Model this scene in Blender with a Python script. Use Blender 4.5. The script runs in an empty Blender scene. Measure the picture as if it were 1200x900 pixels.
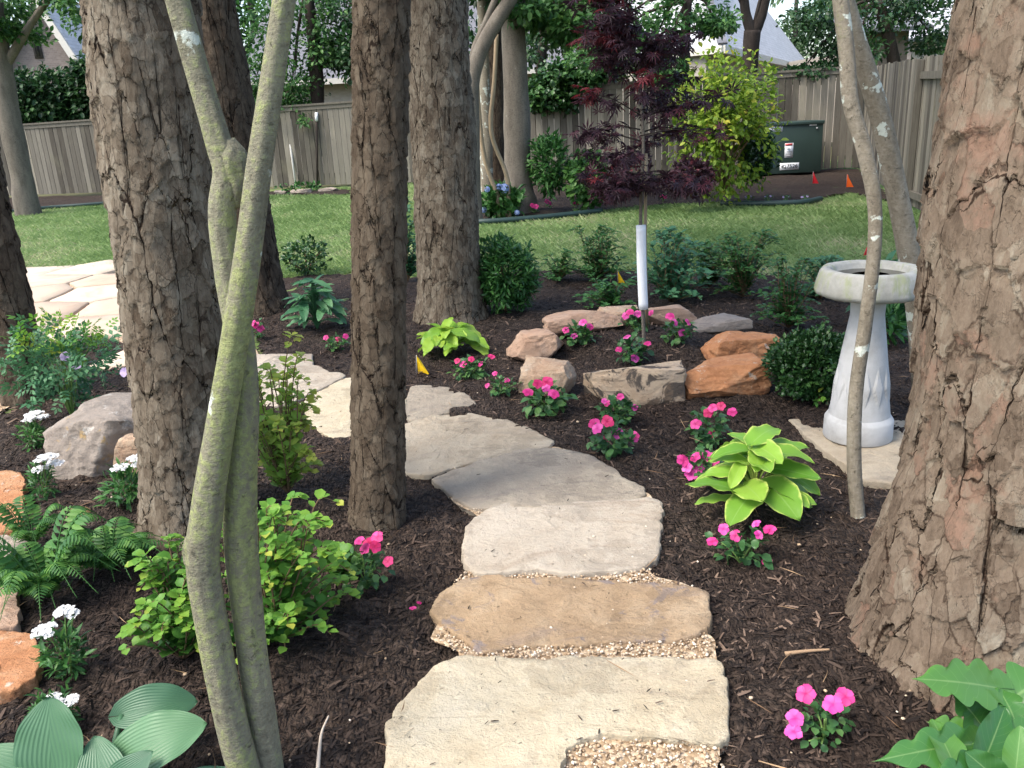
import bpy, bmesh, math, random
import numpy as np
from mathutils import Vector, Matrix

random.seed(7)
RNG = np.random.default_rng(11)
SC = bpy.context.scene
COL = SC.collection
R_ = math.radians

# ------------------------------------------------------------------ camera
F_PX, PITCH, ROLL, CAM_H = 971.0, R_(18.0), R_(3.0), 1.5
CAM_R = Matrix.Rotation(math.pi / 2 - PITCH, 3, 'X') @ Matrix.Rotation(-ROLL, 3, 'Z')
cam_data = bpy.data.cameras.new('camera')
cam = bpy.data.objects.new('camera', cam_data)
COL.objects.link(cam)
cam.matrix_world = Matrix.Translation((0, 0, CAM_H)) @ CAM_R.to_4x4()
cam_data.sensor_width = 36.0
cam_data.lens = 36.0 * F_PX / 1200.0
cam_data.clip_start = 0.02
cam_data.clip_end = 600.0
SC.camera = cam

# ------------------------------------------------------------------ world, sun, exposure
SUN_EL, SUN_AZ = R_(56), R_(-118)          # light comes from the left and a little behind the viewer
w = bpy.data.worlds.new('World')
SC.world = w
w.use_nodes = True
nt = w.node_tree
nt.nodes.clear()
sky = nt.nodes.new('ShaderNodeTexSky')
sky.sky_type = 'NISHITA'
sky.sun_disc = False
sky.sun_elevation = SUN_EL
sky.sun_rotation = SUN_AZ
sky.dust_density = 3.0
sky.air_density = 1.0
sky.ozone_density = 0.6
bg = nt.nodes.new('ShaderNodeBackground')
bg.inputs['Strength'].default_value = 0.15
wo = nt.nodes.new('ShaderNodeOutputWorld')
nt.links.new(sky.outputs[0], bg.inputs[0])
nt.links.new(bg.outputs[0], wo.inputs[0])
sl = bpy.data.lights.new('sun', 'SUN')
sl.energy = 1.25
sl.angle = R_(26)
sl.color = (1.0, 0.955, 0.88)
sun = bpy.data.objects.new('sun', sl)
COL.objects.link(sun)
# direction to the sun: azimuth measured clockwise from +Y
sd = Vector((math.sin(SUN_AZ) * math.cos(SUN_EL), math.cos(SUN_AZ) * math.cos(SUN_EL), math.sin(SUN_EL)))
sun.rotation_euler = sd.to_track_quat('Z', 'Y').to_euler()
sun.location = sd * 30
SC.view_settings.view_transform = 'Standard'
SC.view_settings.look = 'None'
SC.view_settings.exposure = 1.65
SC.view_settings.gamma = 1.0
SC.view_settings.use_curve_mapping = False
SC.render.engine = 'CYCLES'
SC.cycles.max_bounces = 6
SC.cycles.transparent_max_bounces = 4

# ------------------------------------------------------------------ geometry helpers
def ray(px, py):
    return CAM_R @ Vector(((px - 600) / F_PX, -(py - 450) / F_PX, -1.0))
def G(px, py, z=0.0):                      # point of the horizontal plane z under a photo pixel
    d = ray(px, py)
    return Vector((0, 0, CAM_H)) + d * ((z - CAM_H) / d.z)
def AY(px, py, Y):                         # point at distance Y in front of the camera
    d = ray(px, py)
    return Vector((0, 0, CAM_H)) + d * (Y / d.y)
def S(p):                                  # metres per photo pixel at p
    q = CAM_R.transposed() @ (Vector(p) - Vector((0, 0, CAM_H)))
    return -q.z / F_PX

def hash3(ix, iy, iz, seed):
    n = (ix.astype(np.int64) * 374761393 + iy.astype(np.int64) * 668265263 + iz.astype(np.int64) * 2147483647 + seed * 1274126177) & 0xffffffff
    n = ((n ^ (n >> 13)) * 1274126177) & 0xffffffff
    n = (n ^ (n >> 16)) & 0xffff
    return n / 65535.0
def vnoise(P, seed=0):
    P = np.asarray(P, float)
    i = np.floor(P).astype(np.int64); f = P - i
    u = f * f * (3 - 2 * f)
    r = 0
    for dx in (0, 1):
        for dy in (0, 1):
            for dz in (0, 1):
                wt = (u[..., 0] if dx else 1 - u[..., 0]) * (u[..., 1] if dy else 1 - u[..., 1]) * (u[..., 2] if dz else 1 - u[..., 2])
                r = r + wt * hash3(i[..., 0] + dx, i[..., 1] + dy, i[..., 2] + dz, seed)
    return r - 0.5
def fbm(P, o=4, seed=0):
    P = np.asarray(P, float); a, s, r = 1.0, 1.0, 0
    for k in range(o):
        r = r + a * vnoise(P * s + k * 17.3, seed + k); a *= .5; s *= 2.03
    return r

RING_C = G(742, 400); RING_C.z = 0
def H(x, y):                                # height of the garden soil
    x = np.asarray(x, float); y = np.asarray(y, float)
    P = np.stack([x, y, np.zeros_like(x)], -1)
    h = 0.05 * vnoise(P * 0.9, 3) + 0.035 * vnoise(P * 2.7, 4)
    d2 = ((x - RING_C.x) / .62) ** 2 + ((y - RING_C.y) / .62) ** 2
    h = h + 0.09 * np.exp(-d2 * d2)
    return h
def Hp(x, y): return float(H(np.array([x]), np.array([y]))[0])
def GH(px, py, dz=0.0):
    p = G(px, py)
    for _ in range(3):
        p = G(px, py, Hp(p.x, p.y) + dz)
    return p

def nrm(a):
    a = np.asarray(a, float)
    return a / np.maximum(np.linalg.norm(a, axis=-1, keepdims=True), 1e-9)

class Geo:
    """collects triangles; build() links them as ONE mesh object"""
    def __init__(s): s.v = []; s.f = []; s.uv = []; s.r = []; s.n = 0
    def add(s, v, f, uv=None, r=None):
        v = np.asarray(v, float).reshape(-1, 3); f = np.asarray(f, np.int64).reshape(-1, 3)
        k = len(v)
        s.v.append(v); s.f.append(f + s.n)
        s.uv.append(np.zeros((k, 2)) if uv is None else np.asarray(uv, float).reshape(-1, 2))
        s.r.append(np.zeros(k) if r is None else np.broadcast_to(np.asarray(r, float), (k,)))
        s.n += k
        return s
    def inst(s, T, O, D, N, L, r=None):
        tv, tf, tuv = T
        O = np.asarray(O, float).reshape(-1, 3); n = len(O)
        if n == 0: return s
        D = nrm(D); Rr = nrm(np.cross(D, N)); N = np.cross(Rr, D)
        L = np.broadcast_to(np.asarray(L, float), (n,))
        V = O[:, None] + L[:, None, None] * (tv[None, :, 0:1] * Rr[:, None] + tv[None, :, 1:2] * D[:, None] + tv[None, :, 2:3] * N[:, None])
        k = len(tv)
        Fc = tf[None] + (np.arange(n) * k)[:, None, None]
        if r is None: r = RNG.random(n)
        s.add(V, Fc, np.tile(tuv, (n, 1)), np.repeat(r, k))
        return s
    def tube(s, pts, rad, seg=8, r=0.5, cap=True, jit=0.0, seed=0):
        P = np.asarray(pts, float); n = len(P)
        rad = np.broadcast_to(np.asarray(rad, float), (n,))
        T = nrm(np.gradient(P, axis=0))
        a = np.array([1., 0, 0]) if abs(T[0, 0]) < .8 else np.array([0, 1., 0])
        X = []
        for i in range(n):
            a = a - T[i] * np.dot(a, T[i]); a = a / np.linalg.norm(a); X.append(a)
        X = np.array(X); Y = np.cross(T, X)
        th = np.linspace(0, 2 * math.pi, seg, endpoint=False)
        dirs = X[:, None] * np.cos(th)[None, :, None] + Y[:, None] * np.sin(th)[None, :, None]
        rr = rad[:, None] * np.ones(seg)
        if jit:
            rr = rr * (1 + jit * 2 * vnoise(P[:, None] * np.array([1, 1, 2.]) + dirs * 1.6 + seed * 9.1, seed)
                       + jit * vnoise(P[:, None] * np.array([1, 1, 2.]) * 4 + dirs * 4.6 + seed * 5.1, seed + 1))
        V = P[:, None] + dirs * rr[..., None]
        i, j = np.meshgrid(np.arange(n - 1), np.arange(seg), indexing='ij')
        a0 = i * seg + j; b0 = i * seg + (j + 1) % seg; c0 = a0 + seg; d0 = b0 + seg
        Fc = np.concatenate([np.stack([a0, b0, d0], -1).reshape(-1, 3), np.stack([a0, d0, c0], -1).reshape(-1, 3)])
        V = V.reshape(-1, 3)
        if cap:
            V = np.concatenate([V, P[:1], P[-1:]]); k = n * seg
            jj = np.arange(seg)
            Fc = np.concatenate([Fc, np.stack([np.full(seg, k), (jj + 1) % seg, jj], -1),
                                 np.stack([np.full(seg, k + 1), (n - 1) * seg + jj, (n - 1) * seg + (jj + 1) % seg], -1)])
        return s.add(V, Fc, None, r)
    def box(s, c, d, rot=None, r=0.5, bev=0.0):
        c = np.asarray(c, float); d = np.asarray(d, float) / 2
        bm = bmesh.new(); bmesh.ops.create_cube(bm, size=2)
        for v in bm.verts: v.co = Vector((v.co.x * d[0], v.co.y * d[1], v.co.z * d[2]))
        if bev: bmesh.ops.bevel(bm, geom=bm.edges[:], offset=bev, segments=2, affect='EDGES', profile=.5)
        bmesh.ops.triangulate(bm, faces=bm.faces[:])
        bm.verts.index_update()
        V = np.array([v.co for v in bm.verts]); Fc = np.array([[v.index for v in f.verts] for f in bm.faces]); bm.free()
        if rot is not None: V = V @ np.array(rot).T
        return s.add(V + c, Fc, None, r)
    def lathe(s, prof, c, seg=48, r=0.5, fl=None):
        prof = np.asarray(prof, float); n = len(prof)
        th = np.linspace(0, 2 * math.pi, seg, endpoint=False)
        rr = prof[:, 0:1] * np.ones(seg)
        if fl is not None: rr = fl(prof[:, 1:2], th[None], rr)
        V = np.stack([rr * np.cos(th), rr * np.sin(th), prof[:, 1:2] * np.ones(seg)], -1)
        i, j = np.meshgrid(np.arange(n - 1), np.arange(seg), indexing='ij')
        a0 = i * seg + j; b0 = i * seg + (j + 1) % seg; c0 = a0 + seg; d0 = b0 + seg
        Fc = np.concatenate([np.stack([a0, b0, d0], -1).reshape(-1, 3), np.stack([a0, d0, c0], -1).reshape(-1, 3)])
        return s.add(V.reshape(-1, 3) + np.asarray(c, float), Fc, None, r)
    def build(s, name, m, parent=None, origin=None, smooth=True):
        V = np.concatenate(s.v); Fc = np.concatenate(s.f); UV = np.concatenate(s.uv); Rn = np.concatenate(s.r)
        if parent is not None: org = ORG[parent.name]
        elif origin is not None: org = Vector(origin)
        else: org = Vector(((V[:, 0].min() + V[:, 0].max()) / 2, (V[:, 1].min() + V[:, 1].max()) / 2, V[:, 2].min()))
        me = bpy.data.meshes.new(name)
        nv, nf = len(V), len(Fc)
        me.vertices.add(nv); me.vertices.foreach_set('co', (V - np.array(org)).astype(np.float32).ravel())
        me.loops.add(nf * 3); me.loops.foreach_set('vertex_index', Fc.astype(np.int32).ravel())
        me.polygons.add(nf); me.polygons.foreach_set('loop_start', (np.arange(nf) * 3).astype(np.int32))
        me.polygons.foreach_set('loop_total', np.full(nf, 3, np.int32))
        me.polygons.foreach_set('use_smooth', np.full(nf, smooth, bool))
        at = me.attributes.new('rnd', 'FLOAT', 'POINT'); at.data.foreach_set('value', Rn.astype(np.float32))
        ul = me.uv_layers.new(name='UVMap'); ul.data.foreach_set('uv', UV[Fc.ravel()].astype(np.float32).ravel())
        me.update(calc_edges=True); me.validate()
        me.materials.append(m)
        o = bpy.data.objects.new(name, me); COL.objects.link(o)
        if parent is not None: o.parent = parent
        else: o.location = org
        ORG[o.name] = Vector(org)
        return o
ORG = {}
def tag(o, label=None, cat=None, group=None, kind=None):
    if label: o['label'] = label
    if cat: o['category'] = cat
    if group: o['group'] = group
    if kind: o['kind'] = kind
    return o
def thing(name, label, cat, loc, group=None):
    o = bpy.data.objects.new(name, None); COL.objects.link(o)
    o.location = loc; o.empty_display_size = .1
    ORG[o.name] = Vector(loc)
    return tag(o, label, cat, group)

# ------------------------------------------------------------------ material helpers
class M:
    def __init__(s, name):
        s.m = bpy.data.materials.new(name); s.m.use_nodes = True
        s.t = s.m.node_tree; s.b = s.t.nodes['Principled BSDF']; s.out = s.t.nodes['Material Output']
        s._obj = None
    def n(s, ty, **kw):
        x = s.t.nodes.new(ty)
        for k, v in kw.items(): setattr(x, k, v)
        return x
    def lk(s, a, b): s.t.links.new(a, b)
    def put(s, sock, v):
        if isinstance(v, bpy.types.NodeSocket): s.lk(v, sock)
        elif v is not None:
            try: sock.default_value = v
            except Exception: sock.default_value = (*v, 1.0)
    def obj(s):
        if s._obj is None: s._obj = s.n('ShaderNodeTexCoord').outputs['Object']
        return s._obj
    def map(s, vec, scale=(1, 1, 1), loc=(0, 0, 0), rot=(0, 0, 0)):
        x = s.n('ShaderNodeMapping'); s.lk(vec, x.inputs[0])
        x.inputs['Scale'].default_value = scale; x.inputs['Location'].default_value = loc; x.inputs['Rotation'].default_value = rot
        return x.outputs[0]
    def noise(s, vec, scale, detail=4, rough=.55, col=False, dist=0.0):
        x = s.n('ShaderNodeTexNoise'); s.lk(vec, x.inputs['Vector'])
        x.inputs['Scale'].default_value = scale; x.inputs['Detail'].default_value = detail; x.inputs['Roughness'].default_value = rough
        x.inputs['Distortion'].default_value = dist
        return x.outputs['Color' if col else 'Fac']
    def vor(s, vec, scale, feature='F1', out='Distance', rnd=1.0):
        x = s.n('ShaderNodeTexVoronoi', feature=feature); s.lk(vec, x.inputs['Vector'])
        x.inputs['Scale'].default_value = scale; x.inputs['Randomness'].default_value = rnd
        return x.outputs[out]
    def math(s, op, a, b=None, c=None, clamp=False):
        x = s.n('ShaderNodeMath', operation=op, use_clamp=clamp)
        for i, v in enumerate((a, b, c)):
            if v is not None: s.put(x.inputs[i], v)
        return x.outputs[0]
    def vmath(s, op, a, b=None):
        x = s.n('ShaderNodeVectorMath', operation=op)
        s.put(x.inputs[0], a)
        if b is not None: s.put(x.inputs[1], b)
        return x.outputs[0]
    def mr(s, v, a, b, c=0.0, d=1.0, smooth=True):
        x = s.n('ShaderNodeMapRange', interpolation_type='SMOOTHSTEP' if smooth else 'LINEAR')
        s.lk(v, x.inputs[0])
        for i, k in enumerate((a, b, c, d)): x.inputs[i + 1].default_value = k
        return x.outputs[0]
    def mix(s, f, a, b, mode='MIX'):
        x = s.n('ShaderNodeMix', data_type='RGBA', blend_type=mode)
        s.put(x.inputs[0], f)
        for i, v in ((6, a), (7, b)):
            if isinstance(v, bpy.types.NodeSocket): s.lk(v, x.inputs[i])
            else: x.inputs[i].default_value = (*v, 1.0)
        return x.outputs[2]
    def ramp(s, f, stops):
        x = s.n('ShaderNodeValToRGB'); s.lk(f, x.inputs[0]); e = x.color_ramp.elements
        while len(e) < len(stops): e.new(.5)
        for k, (p, c) in zip(e, stops): k.position = p; k.color = (*c, 1.0)
        return x.outputs[0]
    def attr(s, name='rnd'):
        return s.n('ShaderNodeAttribute', attribute_name=name).outputs['Fac']
    def warp(s, vec, scale, amt, detail=3):
        c = s.noise(vec, scale, detail, col=True)
        c = s.vmath('SUBTRACT', c, (.5, .5, .5)); 
        x = s.n('ShaderNodeVectorMath', operation='SCALE'); s.lk(c, x.inputs[0]); x.inputs['Scale'].default_value = amt
        return s.vmath('ADD', vec, x.outputs[0])
    def bump(s, h, strength=.5, dist=.01):
        x = s.n('ShaderNodeBump'); s.lk(h, x.inputs['Height']); x.inputs['Strength'].default_value = strength; x.inputs['Distance'].default_value = dist
        s.lk(x.outputs[0], s.b.inputs['Normal'])
    def disp(s, h, scale, mid=.5):
        x = s.n('ShaderNodeDisplacement'); s.lk(h, x.inputs['Height']); x.inputs['Scale'].default_value = scale; x.inputs['Midlevel'].default_value = mid
        s.lk(x.outputs[0], s.out.inputs['Displacement']); s.m.displacement_method = 'BOTH'
    def fin(s, color, rough=.8, spec=.3):
        s.put(s.b.inputs['Base Color'], color); s.put(s.b.inputs['Roughness'], rough)
        s.b.inputs['Specular IOR Level'].default_value = spec
        return s.m

def simple(name, col, rough=.6, spec=.4, var=.12, scale=12):
    m = M(name); f = m.noise(m.obj(), scale, 5)
    c = m.mix(f, tuple(max(0, k * (1 - var * 2)) for k in col), tuple(k * (1 + var * 2) for k in col))
    m.bump(m.noise(m.obj(), scale * 6, 3), .15, .004)
    return m.fin(c, rough, spec)

def leaf_mat(name, stops, rough=.45, trans=.35, spec=.35, vein=0.0, margin=None, corr=0.0, eye=None):
    m = M(name)
    c = m.ramp(m.attr(), stops)
    uv = m.n('ShaderNodeUVMap').outputs[0]
    sep = m.n('ShaderNodeSeparateXYZ'); m.lk(uv, sep.inputs[0])
    ax = m.math('ABSOLUTE', m.math('SUBTRACT', sep.outputs[0], .5))
    if margin:
        e = m.mr(m.math('ADD', ax, m.math('MULTIPLY', m.math('SUBTRACT', m.noise(m.obj(), 40, 2), .5), .2)), margin[1], margin[1] + .1)
        c = m.mix(e, c, margin[0])
    big = m.noise(m.obj(), 9, 3)
    c = m.mix(m.math('MULTIPLY', big, .5), c, m.mix(.5, c, tuple(k * .7 for k in stops[0][1])))
    if eye: c = m.mix(m.mr(sep.outputs[1], .05, .5, .75, 0), c, eye)
    if vein:
        mid = m.mr(ax, 0.0, .035, 1, 0)
        c = m.mix(m.math('MULTIPLY', mid, vein), c, (.35, .5, .2))
        lat = m.math('ABSOLUTE', m.math('SINE', m.math('SUBTRACT', m.math('MULTIPLY', sep.outputs[1], 26.0), m.math('MULTIPLY', ax, 14.0))))
        c = m.mix(m.mr(lat, 0, .14, vein * .45, 0), c, (.30, .46, .16))
    if corr:
        ph = m.math('MULTIPLY', ax, corr)
        h = m.math('SINE', m.math('ADD', ph, m.math('MULTIPLY', sep.outputs[1], corr * .22)))
        m.bump(h, .2, .006)
    else:
        m.bump(m.noise(m.obj(), 60, 2), .12, .004)
    m.fin(c, rough, spec)
    tr = m.n('ShaderNodeBsdfTranslucent'); m.lk(c, tr.inputs[0])
    mx = m.n('ShaderNodeMixShader'); mx.inputs[0].default_value = trans
    m.lk(m.b.outputs[0], mx.inputs[1]); m.lk(tr.outputs[0], mx.inputs[2]); m.lk(mx.outputs[0], m.out.inputs[0])
    return m.m

def bark_mat(name, scale, stretch, cols, crev, disp, warp=.4, crack=.3, fine=70, moss=None, terr=5.0):
    """layered flaking plates: each plate has its own height and tilt, a few deep vertical fissures run between them"""
    m = M(name)
    o = m.map(m.obj(), (1, 1, stretch))
    def layer(sc, w1, w2, rnd=1.0):
        v = m.warp(m.warp(o, sc * .5, w1 / sc, 2), sc * 3, w2 / sc, 4)
        col = m.n('ShaderNodeSeparateColor'); m.lk(m.vor(v, sc, 'F1', 'Color', rnd=rnd), col.inputs[0])
        lp = m.n('ShaderNodeSeparateXYZ'); m.lk(m.vmath('SUBTRACT', v, m.vor(v, sc, 'F1', 'Position', rnd=rnd)), lp.inputs[0])
        return v, col, m.math('MULTIPLY', lp.outputs[2], -sc), m.vor(v, sc, 'DISTANCE_TO_EDGE', rnd=rnd)
    vA, cA, tA, eA = layer(scale, .45, .30)
    vB, cB, tB, eB = layer(scale * 1.7, .5, .30)
    vf = m.warp(m.warp(m.map(m.obj(), (1, 1, stretch * .34)), scale * .4, .5 / scale, 2), scale * 3, .22 / scale, 4)
    fis = m.vor(vf, scale * .62, 'DISTANCE_TO_EDGE')
    wob = m.noise(o, scale * .5, 3)
    fw = m.math('MULTIPLY', m.mr(wob, .40, .68), crack * .16)
    fk = m.math('SUBTRACT', 1.0, m.math('DIVIDE', fis, m.math('ADD', fw, .004)), clamp=True)      # 1 in the fissure
    tn = m.math('MULTIPLY', m.noise(vA, scale * .7, 6, .6), terr)
    fl = m.math('FLOOR', tn); fr = m.math('SUBTRACT', tn, fl); tz = m.math('DIVIDE', m.math('ADD', fl, m.mr(fr, .0, .12)), terr)
    fn = m.noise(m.map(m.obj(), (1, 1, .45)), fine, 7, .72)
    big = m.noise(m.obj(), 1.9, 4)
    h = m.math('ADD', m.math('ADD', m.math('MULTIPLY', cA.outputs[0], .34), m.math('MULTIPLY', tA, .34)), m.math('ADD', m.math('MULTIPLY', cB.outputs[0], .20), m.math('MULTIPLY', tB, .16)))
    h = m.math('ADD', h, m.math('ADD', m.math('MULTIPLY', tz, .35), m.math('MULTIPLY', fn, .16)))
    h = m.math('SUBTRACT', h, m.math('MULTIPLY', m.math('POWER', fk, .6), .55))
    m.disp(h, disp, .6)
    k = m.math('ADD', m.math('MULTIPLY', cA.outputs[1], .17), m.math('ADD', m.math('MULTIPLY', big, .30), m.math('ADD', m.math('MULTIPLY', fn, .46), m.math('MULTIPLY', cB.outputs[1], .14))))
    n_ = len(cols)
    c = m.ramp(k, [(.36 + .36 * i / (n_ - 1), cc) for i, cc in enumerate(cols)])
    wk = m.mr(m.noise(o, scale * .9, 3), .42, .62)
    c = m.mix(m.math('MULTIPLY', m.mr(eA, 0, .05, 1, 0), m.math('MULTIPLY', wk, .8)), c, crev)
    c = m.mix(m.math('MULTIPLY', m.mr(eB, 0, .04, 1, 0), m.math('MULTIPLY', m.mr(wob, .45, .6), .5)), c, crev)
    c = m.mix(m.mr(fr, .0, .10, .35, 0), c, crev)
    c = m.mix(m.mr(fk, .15, .75), c, crev)
    if moss:
        mk = m.mr(m.math('ADD', m.math('MULTIPLY', m.noise(m.obj(), 4.5, 5, .7), .75), m.math('MULTIPLY', cA.outputs[2], .25)), moss[1], moss[1] + .10)
        mk = m.math('MULTIPLY', mk, m.mr(fn, .32, .6, .15, .85)); c = m.mix(m.math('MULTIPLY', mk, m.mr(fk, .0, .4, .75, 0)), c, moss[0])
    return m.fin(c, .92, .12)

def smooth_bark_mat(name, cols, moss, mossmin, spots=(.55, .60, .53), spotmin=.72):
    m = M(name); o = m.obj()
    st = m.map(o, (1, 1, .3)); sv = m.warp(st, 20, .03, 3)
    a = m.noise(sv, 8, 5, .65); b = m.noise(o, 55, 6, .75); c0 = m.noise(o, 170, 3); rg = m.noise(m.map(o, (.3, .3, 1)), 60, 4, .7)
    c = m.ramp(m.math('ADD', m.math('MULTIPLY', a, .55), m.math('MULTIPLY', b, .45)), [(.36, cols[0]), (.5, cols[1]), (.64, cols[2])])
    mk = m.mr(m.math('ADD', m.math('MULTIPLY', m.noise(sv, 4.0, 5, .65), .65), m.math('MULTIPLY', b, .42)), mossmin, mossmin + .11)
    c = m.mix(m.math('MULTIPLY', mk, .8), c, m.mix(m.mr(b, .35, .65), tuple(k * .5 for k in moss), moss))
    sw = m.warp(o, 30, .06, 4)
    sp = m.mr(m.math('ADD', m.noise(sw, 9, 3, .55), m.math('MULTIPLY', b, .12)), spotmin, spotmin + .04)
    c = m.mix(m.math('MULTIPLY', sp, .85), c, spots)
    dk = m.mr(m.noise(sw, 42, 4, .65), .60, .68)
    c = m.mix(m.math('MULTIPLY', dk, .6), c, tuple(k * .35 for k in cols[0]))
    c = m.mix(m.mr(rg, .56, .70, 0, .45), c, tuple(k * .5 for k in cols[0]))
    m.bump(m.math('ADD', m.math('ADD', b, m.math('MULTIPLY', rg, .5)), m.math('ADD', m.math('MULTIPLY', c0, .4), a)), .75, .008)
    return m.fin(c, .88, .15)

def stone_mat(name, cols, stain=(.16, .13, .1), rough=.85, lich=None, veinc=None, bscale=1.0, stain_amt=.55):
    m = M(name); o = m.obj()
    a = m.noise(o, 3.2 * bscale, 6, .62, dist=.6); b = m.noise(o, 26 * bscale, 6, .7); g = m.noise(o, 160, 3, .6)
    st = m.noise(m.map(o, (1, 3.2, 4), rot=(0, 0, .5)), 2.4 * bscale, 6, .65, dist=1.0)
    n_ = len(cols)
    c = m.ramp(m.math('ADD', m.math('MULTIPLY', a, .75), m.math('MULTIPLY', b, .25)), [(.28 + .46 * i / (n_ - 1), cc) for i, cc in enumerate(cols)])
    c = m.mix(m.math('MULTIPLY', m.mr(st, .52, .72), stain_amt), c, stain)
    if veinc: c = m.mix(m.mr(m.noise(o, 5 * bscale, 5, .6, dist=1.5), (.46 if veinc[0] < .1 else .60), .52 if veinc[0] < .1 else .68), c, veinc)
    if lich: c = m.mix(m.mr(m.noise(o, 13, 5, .7), .6, .66), c, lich)
    pit = m.mr(m.noise(o, 45, 4, .7), .66, .74)
    c = m.mix(m.math('MULTIPLY', pit, .45), c, tuple(k * .4 for k in stain))
    c = m.mix(m.math('MULTIPLY', g, .25), c, tuple(k * .6 for k in cols[0]))
    fk = m.noise(m.map(o, (1, 2, 3), rot=(0, 0, .4)), 7 * bscale, 6, .7, dist=1.4); tk = m.math('MULTIPLY', fk, 6.0); tf_ = m.math('FLOOR', tk)
    tz = m.math('DIVIDE', m.math('ADD', tf_, m.mr(m.math('SUBTRACT', tk, tf_), 0, .25)), 6.0)
    sk = m.mr(m.noise(m.warp(o, 12, .12, 3), 5 * bscale, 5, .7), .53, .60); c = m.mix(m.math('MULTIPLY', sk, .38), c, tuple(k * .62 for k in cols[0]))
    h = m.math('ADD', m.math('MULTIPLY', a, .5), m.math('ADD', m.math('MULTIPLY', b, .45), m.math('ADD', m.math('MULTIPLY', g, .12), m.math('MULTIPLY', tz, .2))))
    h = m.math('SUBTRACT', h, m.math('MULTIPLY', pit, .3))
    m.bump(h, .95, .024)
    return m.fin(c, rough, .25)

# ------------------------------------------------------------------ leaf templates (x across, y along, z up; unit length)
def leaf_T(n=4, width=.5, fold=.12, droop=.15, peak=.4, tip=1.0):
    V = []; UV = []
    for i in range(n + 1):
        t = i / n
        wv = (t ** (peak * 1.6)) * ((1 - t) ** (1 - peak * .6) if tip == 1.0 else (1 - t) ** tip)
        V.append((t, wv))
    mx = max(k[1] for k in V)
    P = []
    for t, wv in V:
        hw = width / 2 * wv / mx
        z = -droop * t * t
        P += [(-hw, t, z + fold * hw * 2), (0, t, z), (hw, t, z + fold * hw * 2)]
        UV += [(0, t), (.5, t), (1, t)]
    Fc = []
    for i in range(n):
        a = i * 3
        for k in (0, 1):
            Fc += [(a + k, a + k + 1, a + k + 4), (a + k, a + k + 4, a + k + 3)]
    return np.array(P, float), np.array(Fc), np.array(UV, float)
OVAL = leaf_T(3, .5, .2, .18, .45)
ROUND = leaf_T(3, .75, .15, .2, .5)
NARROW = leaf_T(3, .26, .2, .3, .45)
TINY = leaf_T(2, .55, .25, .05, .5)
BLADE = (np.array([(-.07, 0, 0), (.07, 0, 0), (0, 1, -.1)], float), np.array([(0, 1, 2)]), np.array([(0, 0), (1, 0), (.5, 1)], float))
def palm_T(k=7, spread=1.9, w=.085):
    V = [(0, 0, 0)]; Fc = []; 
    for i in range(k):
        a = (i / (k - 1) - .5) * 2 * spread
        L = 1.0 - .42 * abs(i / (k - 1) - .5) * 2
        d = np.array([math.sin(a), math.cos(a)]); q = np.array([d[1], -d[0]])
        b = len(V); m_ = d * L * .5
        V += [(*(m_ + q * w), .02), (*(d * L), -.18 * L), (*(m_ - q * w), .02)]
        Fc += [(0, b, b + 1), (0, b + 1, b + 2)]
    return np.array(V, float), np.array(Fc), np.zeros((len(V), 2))
PALM = palm_T()
def comp_T(k=5):                            # pinnate leaf
    t = leaf_T(2, .5, .1, .1, .5); g = Geo()
    for i in range(k):
        y = .25 + .7 * i / (k - 1) if k > 1 else 1
        for sx in (-1, 1):
            d = np.array([sx, .55, -.1]); g.inst(t, [(0, y * .75, -.12 * y * y)], [d], [(0, 0, 1)], .38)
    g.inst(t, [(0, .75, -.1)], [(0, 1, -.1)], [(0, 0, 1)], .38)
    return np.concatenate(g.v), np.concatenate(g.f), np.concatenate(g.uv)
COMP = comp_T(3)
def tuft_T(k=7):
    g = Geo(); rr = random.Random(3)
    for i in range(k):
        a = 2 * math.pi * i / k; e = rr.uniform(.1, .9)
        g.inst(BLADE, [(0, 0, 0)], [(math.cos(a) * (1 - e * .6), math.sin(a) * (1 - e * .6), e)], [(.1, .2, 1)], rr.uniform(.7, 1))
    return np.concatenate(g.v), np.concatenate(g.f), np.concatenate(g.uv)
TUFT = tuft_T()

def sph(n):
    v = RNG.normal(size=(n, 3)); return nrm(v)
def cloud(g, c, rad, n, T, size, up=.35, shell=.55, gap=.0, seed=0, fr=3.0, rbias=None, droop=0.0, flat=0.0):
    """leaves through an uneven ellipsoid volume, with gaps where noise is low"""
    c = np.asarray(c, float); rad = np.asarray(rad, float)
    d = sph(n); rr = (shell + (1 - shell) * RNG.random(n)) ** .8
    P = d * rr[:, None]
    bumpy = 1 + .55 * vnoise(d * 2.2 + seed * 3.7, seed) + .3 * vnoise(d * 5 + seed, seed + 5)
    P = P * bumpy[:, None]
    W = c + P * rad
    if gap:
        k = fbm(P * fr + seed * 1.3, 2, seed + 9) > (gap - .5)
        P, W, d = P[k], W[k], d[k]
    n = len(P)
    D = nrm(d * .8 + RNG.normal(size=(n, 3)) * .6 + np.array([0, 0, up - droop]))
    N = nrm(d * .5 + np.array([0, 0, 1.0 + flat * 2]) + RNG.normal(size=(n, 3)) * .45 * (1 - flat))
    r = np.clip(.5 + .28 * RNG.normal(size=n) + .5 * fbm(W * 1.7, 2, seed + 3), 0, 1)
    g.inst(T, W, D, N, size * (.65 + .7 * RNG.random(n)), r)
    return W
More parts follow.
